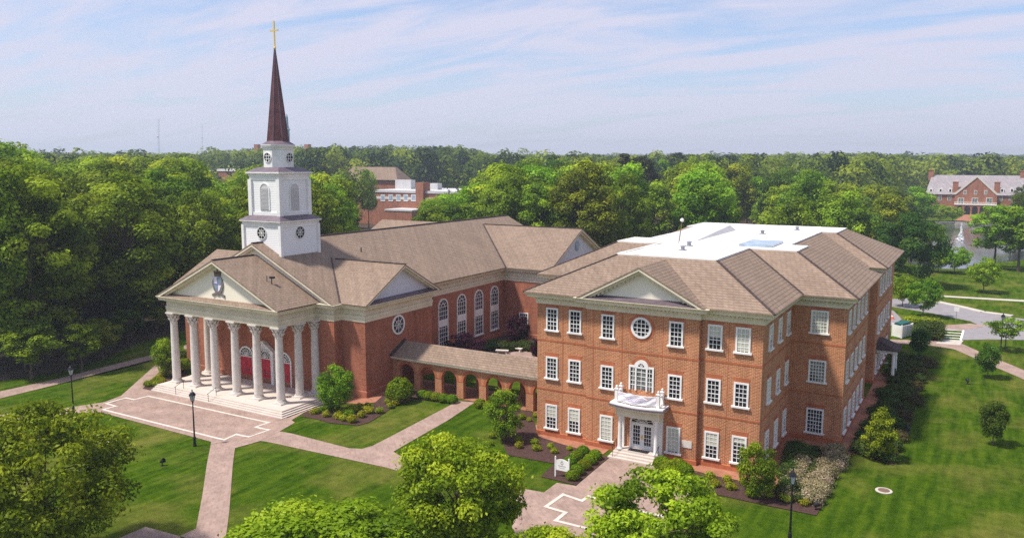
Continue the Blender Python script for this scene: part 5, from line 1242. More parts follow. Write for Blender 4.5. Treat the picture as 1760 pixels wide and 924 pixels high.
# cottage and parked cars glimpsed between far trees
def car(pos, rz, paint, label):
    t = thing('parked_car', label, 'car', pos); T = Matrix.Translation(pos) @ Matrix.Rotation(rz, 4, 'Z')
    body = [(-2.2, 0.35), (2.2, 0.35), (2.25, 0.75), (1.3, 0.95), (0.8, 1.45), (-1.3, 1.48), (-1.9, 0.98), (-2.25, 0.9)]
    MB().yprism(body, -0.88, 0.88).xf(T).build('body', paint, t)
    MB().yprism([(-1.75, 0.98), (1.15, 0.98), (0.75, 1.38), (-1.25, 1.40)], -0.9, 0.9).xf(T).build('side_windows', M['glass'], t)
    for x in (-1.35, 1.4):
        for y in (-0.8, 0.8): MB().lathe((0, 0, 0), [(0.34, -0.1), (0.34, 0.1)], 12).xf(T @ Matrix.Translation((x, y, 0.34)) @ Matrix.Rotation(R(90), 4, 'X')).build('wheel', M['black'], t)
pw_ = simple('white_car_paint', (0.75, 0.75, 0.76), 0.3, var=0.01); pg_ = simple('silver_car_paint', (0.4, 0.42, 0.45), 0.3, metal=0.5, var=0.01)
car(Vector((-48.0, 252.0, 0)), 0.3, pw_, 'white parked car glimpsed between trees beyond the flat roof')
car(Vector((-42.5, 249.0, 0)), 0.3, pg_, 'silver parked car glimpsed between trees beyond the flat roof')

# ================================================================== PLANTS
NPR = np.random.default_rng(11)
def leaf_mesh(name, cen, nor, size, tint, mat, core=None):
    """one mesh of many leaf-sized diamonds"""
    n = len(cen)
    nor = nor/np.linalg.norm(nor, axis=1, keepdims=True)
    rnd = NPR.normal(size=(n, 3)); t = np.cross(nor, rnd); t /= np.linalg.norm(t, axis=1, keepdims=True); b = np.cross(nor, t)
    s = (np.asarray(size)*(0.65+0.7*NPR.random(n)))[:, None]
    bend = nor*s*0.18
    v = np.stack([cen-t*s, cen-b*s*0.55+bend, cen+t*s, cen+b*s*0.55+bend], 1).reshape(-1, 3)
    me = bpy.data.meshes.new(name)
    me.vertices.add(4*n); me.vertices.foreach_set('co', v.astype(np.float32).ravel())
    me.loops.add(4*n); me.loops.foreach_set('vertex_index', np.arange(4*n, dtype=np.int32))
    me.polygons.add(n); me.polygons.foreach_set('loop_start', np.arange(0, 4*n, 4, dtype=np.int32))
    try: me.polygons.foreach_set('loop_total', np.full(n, 4, dtype=np.int32))
    except Exception: pass
    me.update(calc_edges=True)
    at = me.attributes.new('tint', 'FLOAT', 'POINT'); at.data.foreach_set('value', np.repeat(np.clip(tint, 0, 1), 4).astype(np.float32))
    me.materials.append(mat)
    return me
def blob_leaves(cs, rs, n, flat=0.8, up=0.5, upbias=0.25, jit=0.45, tv=0.22):
    """leaves on a crowd of tufts: positions, normals and a random tint per tuft and leaf"""
    w = rs**2; w = w/w.sum(); idx = NPR.choice(len(cs), n, p=w)
    d = NPR.normal(size=(n, 3)); d[:, 2] += upbias; d /= np.linalg.norm(d, axis=1, keepdims=True)
    rad = rs[idx]*(0.55+0.5*NPR.random(n)**0.6)*(1+0.55*(NPR.random(n) < 0.16))
    p = cs[idx]+d*rad[:, None]*np.array([1, 1, flat])
    nn = d+NPR.normal(size=(n, 3))*jit; nn[:, 2] += up
    tb = NPR.normal(0.5, tv, len(cs))
    return p, nn, tb[idx]+NPR.normal(0, 0.12, n)
def crown_points(H, zb, Rm, nb, shape='round', rr=(0.20, 0.36)):
    cs = []; rs = []
    for k in range(nb):
        while True:
            q = NPR.uniform(-1, 1, 3)
            l = np.linalg.norm(q)
            if (0.35 if nb < 60 else 0.5) < l < 1: break
        zz = q[2]
        if shape == 'tall': rd = Rm*(0.72+0.3*(1-abs(zz)))
        elif shape == 'cone': rd = Rm*(0.95-0.75*(zz*0.5+0.5))*1.25
        elif shape == 'vase': rd = Rm*(0.6+0.4*(zz*0.5+0.5))
        else: rd = Rm
        cs.append((q[0]*rd, q[1]*rd, zb+(zz*0.5+0.5)*(H-zb)*0.94)); rs.append(NPR.uniform(*rr)*Rm*(1.15 if shape == 'tall' else 1))
    return np.array(cs), np.array(rs)
def trunk_mesh(name, H, zb, r, cs, mat, nl=9, multi=1, fork=0.5):
    mb = MB(); rng = random.Random(int(H*1000)+nl)
    for m in range(multi):
        ang = 2*math.pi*m/max(1, multi); sp = 0.0 if multi == 1 else 0.22
        pts = [Vector((sp*math.cos(ang)*0.6, sp*math.sin(ang)*0.6, -0.2))]
        for k in range(1, 6):
            f = k/5; pts.append(Vector((rng.uniform(-.25, .25)*r*3*f+sp*math.cos(ang)*(0.6+4*f), rng.uniform(-.25, .25)*r*3*f+sp*math.sin(ang)*(0.6+4*f), (zb+(H-zb)*0.55)*f)))
        for k in range(5):
            ra = r*(1.25 if k == 0 else 1-0.16*k); rb = r*(1-0.16*(k+1)); mb.tube(pts[k], pts[k+1], max(0.02, ra), max(0.015, rb), 7)
        sel = list(range(len(cs))); rng.shuffle(sel)
        for i in sel[:nl]:
            c = Vector(cs[i]); f = rng.uniform(0.45, 0.95); base = pts[0].lerp(pts[-1], f); k = min(4, int(f*5)); base = pts[k].lerp(pts[k+1], f*5-k)
            mid = base.lerp(c, 0.5)+Vector((0, 0, 0.06*H*rng.uniform(-0.3, 0.6)))
            mb.tube(base, mid, r*0.38, r*0.24, 5); mb.tube(mid, c, r*0.24, r*0.08, 5)
    me = bpy.data.meshes.new(name); me.from_pydata(mb.v, [], mb.f); me.materials.append(mat); me.update(); return me
class Kind:
    def __init__(s, name, H, zb, Rm, nb, nleaf, leaf, mat, bark='bark', shape='round', r=None, nl=9, multi=1, flat=0.75, upbias=0.3, rr=(0.20, 0.36), tv=0.22, jit=0.45):
        cs, rs = crown_points(H, zb, Rm, nb, shape, rr)
        p, nn, t = blob_leaves(cs, rs, nleaf, flat=flat, upbias=upbias, tv=tv, jit=jit)
        s.H = H; s.R = Rm
        s.crown = leaf_mesh(name+'_crown', p, nn, leaf, t, M[mat]); s.trunk = trunk_mesh(name+'_trunk', H, zb, r or H*0.016, cs, M[bark], nl, multi)
def plant_tree(kind, pos, label, cat='tree', group=None, scale=1.0, rot=None, name='tree', sxy=None):
    o = thing(name, label, cat, pos, group); o.scale = (scale*(sxy or 1), scale*(sxy or 1), scale); o.rotation_euler = (0, 0, rot if rot is not None else random.random()*6.283)
    for nm, me in (('trunk', kind.trunk), ('crown', kind.crown)):
        c = bpy.data.objects.new(nm, me); COL.objects.link(c); c.parent = o
    return o
random.seed(21)
# --- kinds
OAK = [Kind('oak', 25, 4.2, 6.0, 100, 21000, 0.235, 'oak', shape=s, rr=(0.13, 0.25), flat=0.66, jit=0.5, nl=14, tv=0.26) for s in ('tall', 'round', 'tall')]
OAKF = [Kind('wood_tree', 23, 6, 6.2, 60, 9000, 0.33, m, shape=s, rr=(0.16, 0.29), flat=0.70, jit=0.5, tv=0.26) for m, s in (('oak', 'tall'), ('oak', 'round'), ('pale', 'round'), ('oak_near', 'tall'), ('deep', 'round'), ('pale', 'tall'))]
PINE = [Kind('pine', 27, 14, 5.2, 50, 8000, 0.28, 'pine', 'bark_pine', 'round', r=0.42, nl=18, flat=0.5, rr=(0.14, 0.27)) for _ in range(2)]
DEEP = [Kind('deep_tree', 14, 2.0, 6.4, 70, 16000, 0.235, 'deep', shape='round', rr=(0.15, 0.28), flat=0.6) for _ in range(2)]
NEARB = Kind('near_tree', 10, 1.6, 5.0, 190, 36000, 0.125, 'oak_near', shape='round', flat=0.7, rr=(0.10, 0.20), jit=0.6, nl=22, tv=0.24)
NEARC = [Kind('near_tree', 9, 1.5, 4.4, 150, 30000, 0.135, 'oak_near', shape='round', flat=0.60, upbias=0.5, rr=(0.12, 0.22), jit=0.6, nl=20, tv=0.24) for _ in range(2)]
NEARD = Kind('near_tree', 9, 1.5, 4.4, 150, 22000, 0.135, 'oak', shape='round', flat=0.62, upbias=0.5, rr=(0.10, 0.19), jit=0.7, nl=30, tv=0.26)
SMALL = [Kind('small_tree', 4.7, 0.6, 1.75, 80, 11000, 0.085, 'oak', shape='round', r=0.06, nl=12, multi=3, rr=(0.16, 0.28), jit=0.7, flat=0.9) for _ in range(2)]
ROUND = Kind('round_tree', 4.2, 0.95, 1.35, 60, 9000, 0.085, 'deep', shape='round', r=0.07, nl=8, rr=(0.22, 0.36), jit=0.7, flat=0.95)
LIGHT = Kind('light_tree', 6.4, 1.5, 2.6, 80, 9000, 0.125, 'oak_near', shape='round', r=0.09, nl=12, rr=(0.12, 0.24), jit=0.7)
OPEN = Kind('open_tree', 4.8, 1.9, 2.9, 60, 4200, 0.11, 'oak', shape='vase', r=0.08, nl=16, flat=0.4, rr=(0.10, 0.2), jit=0.7)
MAPLE = Kind('red_maple', 3.9, 0.7, 2.2, 60, 10000, 0.095, 'maple_red', shape='vase', r=0.07, nl=12, flat=0.55, rr=(0.14, 0.26), jit=0.6)

# --- trees of the foreground
def T(kind, px, py, h, label, cat='tree', name='tree', dx=0, w=None, rot=None):
    p = G(px, py); s = h/kind.H; return plant_tree(kind, p, label, cat, None, s, rot, name, (w/2/kind.R/s) if w else None)
T(NEARB, 84, 975, 10.6, 'large leafy tree in the bottom left corner of the picture', w=10.2, rot=0.5)
T(NEARC[0], 548, 1050, 6.0, 'broad spring green tree at the bottom edge left of the middle', w=11.0, rot=1.0)
T(NEARC[1], 788, 968, 8.6, 'bright green drooping tree in front of the hall lawn, middle of the foreground', w=7.7, rot=2.0)
T(NEARD, 1132, 1035, 7.9, 'leafy green tree in front of the hall entrance plaza', w=8.2, rot=3.4)
T(NEARC[1], 935, 1075, 5.4, 'low yellow green tree top at the bottom edge between two larger trees', w=6.6, rot=5.0)
# --- small planted trees
T(SMALL[0], 578, 707, 4.75, 'small many stemmed tree beside the chapel steps', rot=0.3)
T(SMALL[1], 866, 757, 4.6, 'small airy tree in front of the right end of the arcade', rot=1.3)
T(SMALL[0], 1300, 857, 4.5, 'small many stemmed tree at the right front corner of the hall', rot=2.2, w=2.9)
CONE2 = Kind('conical_tree', 4.7, 0.25, 1.75, 90, 12000, 0.085, 'oak', shape='cone', r=0.06, nl=8, rr=(0.12, 0.22), jit=0.7)
T(CONE2, 1512, 790, 4.7, 'conical green tree among the hedges right of the hall', name='conical_tree')
T(ROUND, 1706, 765, 4.3, 'young round headed tree alone on the right lawn, the nearer one', w=2.1)
T(ROUND, 1697, 650, 4.4, 'young round headed tree on the right lawn beside the brick path', w=2.4, rot=2)
T(OPEN, 1727, 603, 4.7, 'wide open tree behind the lamp post beside the road', w=6.0)
T(LIGHT, 1586, 545, 6.6, 'light green young tree on the grass strip beside the road, right of two')
T(LIGHT, 1551, 527, 5.9, 'light green young tree close to the hall end beside the road, left of two', rot=2)
T(ROUND, 1580, 615, 4.0, 'slender young tree behind the long hedge right of the hall', w=2.2, rot=3)
T(LIGHT, 1690, 503, 7.2, 'light green tree alone on the far lawn before the pond', rot=4)
T(SMALL[1], 287, 648, 4.7, 'small green tree at the left end of the chapel portico', rot=4, w=2.9)
T(MAPLE, 797, 625, 3.9, 'purple leaved maple spreading behind the arcade roof', 'maple', 'maple_tree', w=5.6)
T(MAPLE, 889, 597, 4.6, 'purple leaved maple standing before the courtyard wall', 'maple', 'maple_tree', w=3.9, rot=2.5)
T(MAPLE, 925, 622, 3.2, 'purple leaved maple half hidden by the left corner of the hall', 'maple', 'maple_tree', w=2.4, rot=1.0)

# --- trees round the pond and behind the hall
rt = [(1562, 492, 15.0, DEEP[0], 13, 'big dark green tree at the right rear corner of the hall'),
      (1445, 425, 19.0, OAKF[1], 15, 'big rounded green tree behind the right end of the flat roof'),
      (1392, 408, 17.0, DEEP[1], 13, 'dark rounded tree behind the flat roof beside the big rounded one'),
      (1502, 430, 19.5, OAKF[3], 13, 'tall green tree between the flat roof and the pond'),
      (1530, 405, 18.0, OAKF[0], 14, 'tall green tree left of the pond, behind the dark one'),
      (1575, 404, 17.0, OAKF[5], 12, 'tall tree on the left shore of the pond'),
      (1640, 470, 6.4, LIGHT, 6.5, 'pale airy tree on the near shore of the pond, left'),
      (1612, 468, 6.0, LIGHT, 5.5, 'pale airy tree on the near shore of the pond, further left'),
      (1598, 428, 7.5, LIGHT, 7, 'light tree leaning over the left shore of the pond'),
      (1708, 462, 16.0, OAKF[2], 11, 'green tree on the right shore of the pond before the water'),
      (1750, 466, 15.5, OAKF[1], 12, 'green tree at the right edge of the picture by the pond'),
      (1768, 420, 18.0, DEEP[0], 12, 'dark tree at the right edge of the picture beyond the pond'),
      (1738, 418, 11.0, OAKF[2], 10, 'yellow green tree on the far right shore of the pond'),
      (1705, 388, 7.5, LIGHT, 8, 'bushy tree at the right end of the far shore'),
      (1615, 383, 8.0, LIGHT, 10, 'bushy tree at the left end of the far shore'),
      (1637, 380, 6.5, LIGHT, 8, 'bushy tree beside the terrace of the mansion'),
      (1590, 380, 10.0, DEEP[1], 10, 'dark tree at the left end of the mansion'),
      (1760, 372, 15.0, DEEP[1], 11, 'dark tree before the right end of the mansion')]
for (px, py, h, k, w, lab) in rt: T(k, px, py, h, lab, w=w)
pines = [(1083, 410, 29.0, 'tall pine with a bare trunk behind the left end of the flat roof', PINE[0]), (1107, 408, 24, 'second tall pine close behind the first one', PINE[1]),
         (857, 376, 24, 'tall pine with pale trunk behind the chapel roof', PINE[1]), (1282, 402, 20.5, 'broad brown green pine behind the middle of the flat roof', PINE[0]),
         (1165, 372, 30.0, 'pine top rising above the wood left of the flat roof', PINE[1]), (985, 372, 30, 'pine top rising above the wood right of the chapel', PINE[0])]
for (px, py, h, lab, k) in pines: T(k, px, py, h, lab, 'pine', 'pine_tree', w=14.5)

# --- woods: every tree a thing of its own
def inpoly(x, y, poly):
    c = False; n = len(poly)
    for i in range(n):
        x1, y1 = poly[i]; x2, y2 = poly[i-1]
        if (y1 > y) != (y2 > y) and x < (x2-x1)*(y-y1)/(y2-y1)+x1: c = not c
    return c
def pix(x, y, z):
    v = AX @ (np.array([x, y, z])-np.array([0, 0, CAMH])); return (880+FPX*v[0]/v[2], 462-FPX*v[1]/v[2]) if v[2] > 1 else (-9999, 0)
woodL = [(-93, 54), (-99, 63), (-104, 76), (-101, 98), (-100, 126), (-60, 140), (-62, 190), (-150, 205), (-270, 190), (-270, 95), (-170, 40), (-110, 40)]
woodB = [(-60, 140), (-20, 178), (-14, 215), (-30, 245), (-34, 330), (-150, 330), (-158, 262), (-150, 246), (-150, 205), (-62, 190)]
woodG = [(-270, 190), (-150, 205), (-150, 240), (-232, 238), (-290, 300), (-330, 330), (-330, 200)]
cand = []
def scatter(poly, step, seed, jit=0.42):
    r_ = random.Random(seed); xs = [p[0] for p in poly]; ys = [p[1] for p in poly]; out = []
    y = min(ys); j = 0
    while y < max(ys):
        x = min(xs)+(step/2 if j % 2 else 0)
        while x < max(xs):
            q = (x+r_.uniform(-jit, jit)*step, y+r_.uniform(-jit, jit)*step)
            if inpoly(q[0], q[1], poly):
                px, py = pix(q[0], q[1], 12)
                if -170 < px < 1930: out.append(q)
            x += step
        y += step*0.87; j += 1
    return out
sl = scatter(woodL, 9.0, 1); sb_ = scatter(woodB, 10.5, 2); sg_ = scatter(woodG, 11, 3)
rw_ = random.Random(77)
def near_other(x, y):
    return False
PROF = [(-300, 235), (0, 232), (35, 238), (62, 262), (130, 262), (330, 262), (345, 300), (425, 300), (440, 275), (560, 292), (612, 284), (648, 288), (660, 352), (700, 356), (735, 345), (800, 328), (835, 292), (862, 272), (960, 266), (1010, 266), (1130, 281), (1180, 268), (1250, 271), (1330, 286), (1400, 286), (1440, 302), (1500, 314), (1900, 330)]
def treeline(px):
    for (a, b) in zip(PROF[:-1], PROF[1:]):
        if a[0] <= px <= b[0]: return a[1]+(b[1]-a[1])*(px-a[0])/(b[0]-a[0])
    return 330
def tree_height(x, y, drop, lo, hi):
    px, _ = pix(x, y, 12); d = ray(px, treeline(px)+drop)
    return max(lo, min(hi, CAMH+d[2]*math.hypot(x, y)/math.hypot(d[0], d[1])))
wood = []
for (x, y) in sl:
    d = math.hypot(x, y); px, _ = pix(x, y, 12)
    if 600 < px < 742 and d > 150: continue
    wood.append((x, y, tree_height(x, y, rw_.uniform(0, 34), 17, 31), OAK[rw_.randrange(3)] if d < 170 else OAKF[rw_.choice((0, 1, 3))], 0 if d < 128 else 1))
for (x, y) in sb_:
    px, _ = pix(x, y, 12)
    if (628 < px < 742 and y < 250) or (y < 256 and (990 < px < 1165 or 835 < px < 880)) or (y < 250 and 1225 < px < 1340): continue
    wood.append((x, y, tree_height(x, y, 48*rw_.random()**1.3, 8, 27), OAKF[rw_.choice((0, 1, 2, 2, 3, 3, 4, 5, 5))], 2))
for (x, y) in sg_:
    px, _ = pix(x, y, 12)
    if 622 < px < 742: continue
    wood.append((x, y, tree_height(x, y, 30*rw_.random(), 9, 27), OAKF[rw_.choice((0, 1, 3, 4))], 3))
LAB = [('tall leafy tree at the near edge of the wood left of the chapel', 'trees at the near edge of the left wood'), ('tall leafy tree deep in the wood left of the chapel', 'trees deep in the left wood'),
       ('spring green tree in the wood behind the chapel and the hall', 'trees in the wood behind the buildings'), ('green tree standing between the left wood and the flat roofed brick building', 'trees before the flat roofed building')]
gp = G(634, 397); plant_tree(OAKF[3], gp, 'tall slim tree standing before the left end of the flat roofed brick building', 'tree', None, tree_height(gp.x, gp.y, 0, 10, 30)/23, sxy=0.55)
for (px_, py_, top_) in ((1140, 392, 272), (1190, 392, 266), (1215, 394, 270), (975, 385, 266), (1345, 396, 283)):
    gp = G(px_, py_); dr = ray(px_, top_); hh = CAMH+dr[2]*math.hypot(gp.x, gp.y)/math.hypot(dr[0], dr[1])
    plant_tree(OAKF[(5, 3)[px_ % 2]], gp, 'tall slender pale tree rising in the wood behind the flat roofed hall', 'tree', 'slender pale trees behind the hall', hh/23, sxy=0.6)
# the nearest ones are things; what lies behind them, tops only, is woodland nobody could count
wood.sort(key=lambda w: math.hypot(w[0], w[1])-(30 if w[4] == 2 else 0))
single, rest = wood[:245], wood[245:]
for i in range(14):
    q = [(-94, 57), (-97.5, 62), (-101, 68), (-104.5, 75), (-102, 84), (-107, 60), (-112, 66), (-96, 52), (-101, 54), (-109, 74), (-104, 92), (-116, 60), (-121, 72), (-103, 102)][i]
    plant_tree(OAKF[(1, 0, 4)[i % 3]], Vector((q[0], q[1], float(gz(*q)))), 'low young tree of the undergrowth at the edge of the left wood', 'tree', 'undergrowth at the edge of the left wood', rw_.uniform(5.0, 8.5)/23, sxy=1.5)
for (x, y, h, k, g) in single:
    plant_tree(k, Vector((x, y, float(gz(x, y)))), LAB[g][0], 'tree', LAB[g][1], h/k.H, sxy=rw_.uniform(0.9, 1.15)*min(1.25, max(1.0, k.H/h*0.8)))
# the far wood: nobody could count it
def far_wood():
    r_ = np.random.default_rng(5); P = []; Nn = []; Tt = []; Ss = []
    band = [(255, 420, 820), (420, 700, 1080), (700, 1200, 1320), (1200, 2200, 1800), (2200, 3100, 1500)]
    todo = [(x, y, h, 5.2) for (x, y, h, k, g) in rest]
    for (d0, d1, n) in band:
        az = r_.uniform(R(-66), R(20), n); d = np.sqrt(r_.uniform(d0*d0, d1*d1, n))
        for xi, yi, di in zip(d*np.sin(az), d*np.cos(az), d):
            if di < 520:
                if inpoly(xi, yi, woodL) or inpoly(xi, yi, woodB) or inpoly(xi, yi, woodG): continue
                px, py = pix(xi, yi, 0)
                if 1525 < px < 1840 and yi < 498: continue
                if xi > -34 and px > 1330 and yi < 300: continue
                if -262 < xi < -158 and 236 < yi < 345: continue
                if 595 < px < 800 and yi < 250: continue
                if -560 < xi < -280 and 395 < yi < 450 and 425 < px < 545: continue
                if 352 < px < 424 and yi < 365: continue
            H = r_.uniform(14, 23)
            if 330 < di < 1150:
                px = pix(xi, yi, 15)[0]; yt = np.interp(px, [-300, 330, 430, 560, 700, 795, 840, 1000, 1200, 1500, 1600, 1800], [262, 263, 254, 251, 249, 250, 262, 267, 264, 262, 266, 268])
                yt += (r_.random()**1.6*40 if di < 520 else r_.random()**1.3*30 if di < 700 else r_.random()*18)
                if r_.random() < 0.07: yt -= r_.uniform(3, 9)
                dr = ray(px, yt); H = float(np.clip(CAMH+dr[2]*di/math.hypot(dr[0], dr[1])-float(gz(xi, yi)), 11, 32))
            todo.append((xi, yi, H, r_.uniform(6.0, 11.0)*(1+di/3000)))
    for (xi, yi, H, Rr) in todo:
        di = math.hypot(xi, yi); zb = float(gz(xi, yi)); nb = 6
        cs = np.stack([xi+r_.normal(0, .36, nb)*Rr, yi+r_.normal(0, .36, nb)*Rr, zb+H*(0.50+0.30*r_.random(nb))], 1); rs = np.minimum(Rr*r_.uniform(.45, .65, nb), H*0.36)
        cs[0] = (xi, yi, zb+H-rs[0]*0.95)
        m = 480 if di < 330 else 420 if di < 420 else 300 if di < 700 else 120 if di < 1300 else 44; ix = r_.integers(0, nb, m)
        dd = r_.normal(size=(m, 3)); dd[:, 2] += .45; dd /= np.linalg.norm(dd, axis=1, keepdims=True)
        P.append(cs[ix]+dd*rs[ix][:, None]*(0.75+0.3*r_.random(m))[:, None]); nn = dd+r_.normal(size=(m, 3))*.22; nn[:, 2] += .15; Nn.append(nn)
        tt = r_.choice([0.04, 0.26, 0.5, 0.74, 1.0], p=[.20, .20, .24, .22, .14]); tb = r_.normal(0, .07, nb)
        Tt.append(tt+tb[ix]+r_.normal(0, .08, m)); Ss.append(np.full(m, 0.62 if di < 330 else 0.85 if di < 420 else 1.25 if di < 700 else 2.1 if di < 1300 else 3.6))
    P = np.concatenate(P); Nn = np.concatenate(Nn); Tt = np.concatenate(Tt); Ss = np.concatenate(Ss)
    global_s = Ss
    me = leaf_mesh('far_wood', P, Nn, Ss, Tt, M['far_leaf'])
    o = bpy.data.objects.new('far_wood', me); COL.objects.link(o)
    tag(o, 'far woods stretching to the horizon, green turning blue with distance', 'woods', kind='stuff')
far_wood()

# ------------------------------------------------------------------ shrubs
def shrub_mesh(name, r, h, n, leaf, mat, lumps=9, squash=1.0):
    cs = []; rs = []
    for k in range(lumps):
        a = NPR.uniform(0, 6.283); q = math.sqrt(NPR.random())*0.55
        cs.append((r*q*math.cos(a), r*q*math.sin(a), h*NPR.uniform(0.35, 0.62))); rs.append(min(r, h)*NPR.uniform(0.48, 0.62))
    cs.append((0, 0, h*0.5)); rs.append(min(r, h*0.5)*0.95)
    p, nn, t = blob_leaves(np.array(cs), np.array(rs), n, flat=0.85, upbias=0.2, up=0.2, jit=0.4, tv=0.15)
    p[:, 2] = np.abs(p[:, 2])+0.02
    return leaf_mesh(name, p, nn, leaf, t, M[mat])
def ball_mesh(name, r, n, leaf, mat, squash=0.85, lump=0.06):
    d = NPR.normal(size=(n, 3)); d[:, 2] = np.abs(d[:, 2]*1.1)-0.25; d /= np.linalg.norm(d, axis=1, keepdims=True)
    ph = np.sin(d[:, 0]*7+1)*np.sin(d[:, 1]*6+2)*np.sin(d[:, 2]*5)
    rr = r*(0.9+0.12*NPR.random(n)+lump*ph)
    p = d*rr[:, None]*np.array([1, 1, squash]); p[:, 2] += r*squash*0.72; p[:, 2] = np.maximum(p[:, 2], 0.02)
    return leaf_mesh(name, p, d+NPR.normal(size=(n, 3))*0.45, leaf, np.clip(NPR.normal(0.5, 0.2, n), 0, 1), M[mat])
BALL = [ball_mesh('boxwood', 0.62, 1500, 0.075, 'box') for _ in range(2)]
BIGBOX = ball_mesh('big_box', 1.3, 4200, 0.10, 'box', squash=1.0, lump=0.12)
YEL = [shrub_mesh('yellow_shrub', 0.52, 0.75, 900, 0.075, 'yellow', 7) for _ in range(3)]
GRN = [shrub_mesh('green_shrub', 0.55, 0.8, 900, 0.08, 'box', 7) for _ in range(2)]
AZA = [shrub_mesh('azalea', 1.0, 1.15, 2600, 0.075, 'azalea', 10) for _ in range(3)]
HED = [shrub_mesh('hedge_shrub', 1.1, 1.35, 2400, 0.10, 'hedge', 10) for _ in range(2)]
HER = [shrub_mesh('bronze_shrub', 0.95, 1.05, 2000, 0.09, 'hedge_red', 9) for _ in range(2)]
rs_ = random.Random(4)
def shrub(me, pos, label, group=None, s=1.0, name='shrub', cat='shrub', sz=1.0):
    o = bpy.data.objects.new(name, me); COL.objects.link(o); o.location = pos; o.rotation_euler = (0, 0, rs_.random()*6.28); o.scale = (s, s, s*sz)
    return tag(o, label, cat, group)
for (px, py) in ((541, 712), (561, 716), (580, 720), (590, 723), (607, 726), (623, 717), (635, 710), (593, 712), (607, 708), (619, 703)):
    shrub(YEL[rs_.randrange(3)], G(px, py), 'small yellow green shrub in the mulch bed beside the chapel steps', 'yellow green shrubs beside the chapel steps', rs_.uniform(0.85, 1.15))
for (px, py) in ((568, 705), (556, 708), (632, 700), (600, 716), (583, 708)): shrub(GRN[rs_.randrange(2)], G(px, py), 'small dark green shrub in the mulch bed beside the chapel steps', 'green shrubs beside the chapel steps', rs_.uniform(0.7, 0.95))
for (px, py) in ((666, 694), (671, 701), (681, 696), (652, 710)): shrub(YEL[rs_.randrange(3)], G(px, py), 'small yellow green shrub in front of the big round bush by the arcade', 'yellow green shrubs by the big round bush', rs_.uniform(0.8, 1.05))
shrub(BIGBOX, G(687, 690), 'large round bright green bush at the chapel end of the arcade', s=1.12, name='bush', cat='bush')
for (px, py) in ((726, 684), (737, 686), (749, 688), (763, 690.5), (777, 692)): shrub(BALL[rs_.randrange(2)], G(px, py), 'clipped boxwood ball in the row left of the arcade path', 'boxwood balls left of the arcade path', 0.98, 'boxwood', 'boxwood')
for (px, py) in ((825, 700), (840, 704)): shrub(BALL[rs_.randrange(2)], G(px, py), 'clipped boxwood ball just right of the arcade path', 'boxwood balls right of the arcade path', 1.0, 'boxwood', 'boxwood')
for (px, py) in ((999, 787), (983, 801), (975, 810), (961, 808)): pass
for (px, py) in ((1002, 782), (990, 791), (979, 801), (1023, 789), (1014, 797), (1004, 806), (992, 815), (984, 824)):
    shrub(BALL[rs_.randrange(2)], G(px, py), 'clipped bright green boxwood ball in the cluster behind the white sign', 'boxwood balls behind the sign', 0.92, 'boxwood', 'boxwood')
for (px, py) in ((893, 770), (918, 764), (923, 774), (947, 770), (952, 779), (980, 774), (891, 760), (897, 721), (910, 724), (921, 716), (845, 752), (843, 765)):
    shrub(YEL[rs_.randrange(3)], G(px, py), 'small yellow green shrub in the mulch bed left of the hall entrance', 'yellow green shrubs left of the hall entrance', rs_.uniform(0.55, 0.85))
for (px, py) in ((1138, 806), (1150, 812), (1165, 810), (1176, 818), (1158, 824)): shrub(BALL[rs_.randrange(2)], G(px, py), 'clipped boxwood ball right of the hall entrance steps', 'boxwood balls right of the entrance', 1.2, 'boxwood', 'boxwood')
for (px, py) in ((1192, 826), (1220, 823), (1229, 836), (1250, 829), (1257, 841), (1278, 831), (1323, 855), (1352, 862), (1383, 869)):
    shrub(YEL[rs_.randrange(3)], G(px, py), 'small yellow green shrub in the mulch bed along the right front of the hall', 'yellow green shrubs along the right front', rs_.uniform(0.75, 1.0))
shrub(GRN[0], G(1293, 857), 'slim dark green shrub under the corner tree of the hall', s=0.9, sz=1.5)
# azalea bed at the right front corner: rows of flowering mounds
q00, q10, q01, q11 = G(1342, 852), G(1408, 868), G(1362, 778), G(1448, 784)
for i in range(5):
    for j in range(7):
        u, v = (i+0.5*(j % 2)*0.5)/4.3, j/6
        if u > 1: continue
        p = q00.lerp(q10, u).lerp(q01.lerp(q11, u), v)+Vector((rs_.uniform(-.3, .3), rs_.uniform(-.3, .3), 0))
        green = i in (0, 2) or (j > 4 and i < 3)
        if green: shrub(HED[rs_.randrange(2)], p, 'dark green azalea mound without flowers at the corner of the hall', 'green azalea mounds at the hall corner', 0.78 if i != 2 else 0.55)
        else: shrub(AZA[rs_.randrange(3)], p, 'pale pink flowering azalea mound in the bed at the hall corner', 'flowering azaleas at the hall corner', rs_.uniform(0.80, 0.92), 'azalea', 'azalea')
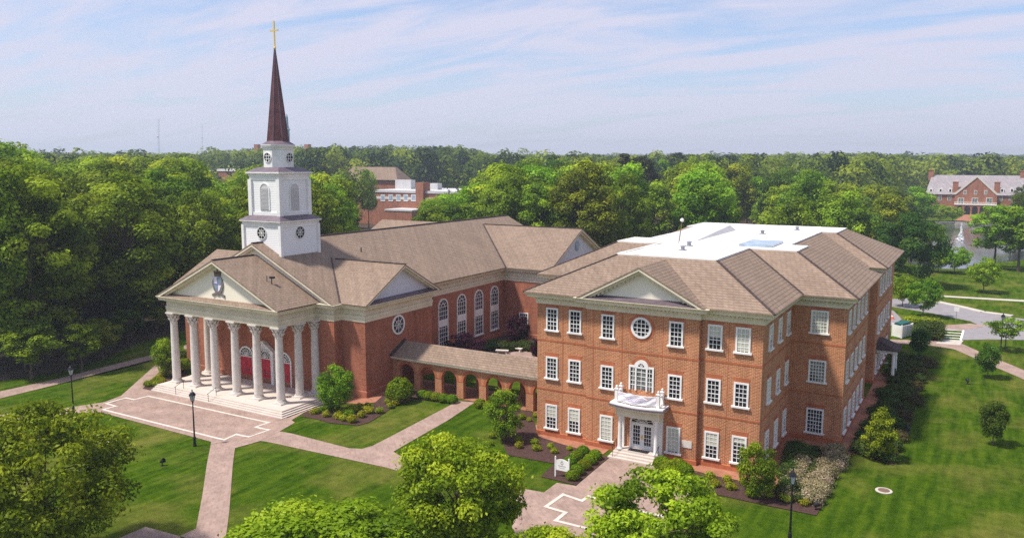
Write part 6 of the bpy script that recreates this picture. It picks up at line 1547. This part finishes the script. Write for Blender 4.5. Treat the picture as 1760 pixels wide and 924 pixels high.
# hedge masses along the right side
h0, h1, h2, h3 = G(1476, 778), G(1534, 793), G(1546, 618), G(1597, 630)
for j in range(13):
    for i in range(4):
        v = j/12; u = (i+0.35*(j % 2))/3.3
        if u > 1: continue
        p = h0.lerp(h1, u).lerp(h2.lerp(h3, u), v)+Vector((rs_.uniform(-.4, .4), rs_.uniform(-.4, .4), 0))
        if u > 0.75 and j > 1: shrub(HER[rs_.randrange(2)], p, 'low bronze green shrub on the lawn side of the hedge right of the hall', 'bronze shrubs on the lawn side', rs_.uniform(0.9, 1.1))
        else: shrub(HED[rs_.randrange(2)], p, 'dark green hedge shrub along the walk on the right side of the hall', 'dark hedge shrubs right of the hall', rs_.uniform(0.78, 1.0), sz=0.8)
hb0, hb1 = G(1581, 583), G(1612, 585)
for i in range(5):
    for j in range(2):
        shrub(HED[rs_.randrange(2)], hb0.lerp(hb1, i/4)+Vector((0, 1.3*j, 0)), 'tall dark clipped hedge shrub beside the white enclosure', 'clipped hedge by the enclosure', 0.98, sz=1.75)
hy0, hy1 = G(1566, 556), G(1612, 560)
for i in range(6): shrub(YEL[rs_.randrange(3)], hy0.lerp(hy1, i/5), 'low yellow green hedge shrub on the grass beside the road', 'yellow hedge beside the road', 2.2, sz=0.75)
for (px, py) in ((1592, 640), (1600, 632), (1575, 655)): pass
for (px, py) in ((255, 664), (262, 660), (270, 655), (278, 650), (286, 646), (268, 664), (280, 658)): shrub(YEL[rs_.randrange(3)], G(px, py), 'small yellow green shrub in the bed left of the chapel steps', 'yellow green shrubs left of the chapel steps', rs_.uniform(0.8, 1.0))
shrub(BIGBOX, G(318, 638), 'round green bush behind the left columns of the portico', s=0.72, name='bush', cat='bush')
shrub(HED[0], G(308, 624), 'dark shrub behind the left columns of the portico', s=1.25)
# courtyard planting
for k in range(16):
    px = 815+k*8.2; py = 602-abs(k-8)*0.3+rs_.uniform(-4, 3)
    shrub(rs_.choice(HED+GRN), G(px, py), 'low green shrub in the courtyard bed under the tall arched windows', 'courtyard shrubs', rs_.uniform(0.7, 1.0))

# ------------------------------------------------------------------ the air
hm = bpy.data.materials.new('haze_air'); hm.use_nodes = True; hn = hm.node_tree; hn.nodes.clear()
pv = hn.nodes.new('ShaderNodeVolumePrincipled'); pv.inputs['Density'].default_value = 0.00030; pv.inputs['Color'].default_value = (0.80, 0.89, 1.0, 1); pv.inputs['Anisotropy'].default_value = 0.2
ho = hn.nodes.new('ShaderNodeOutputMaterial'); hn.links.new(pv.outputs[0], ho.inputs['Volume'])
hb_ = MB().box(-4600, 1500, -350, 3300, -2.5, 110).build('haze', hm)
tag(hb_, 'thin pale summer haze that fades the far woods', 'haze', kind='stuff')
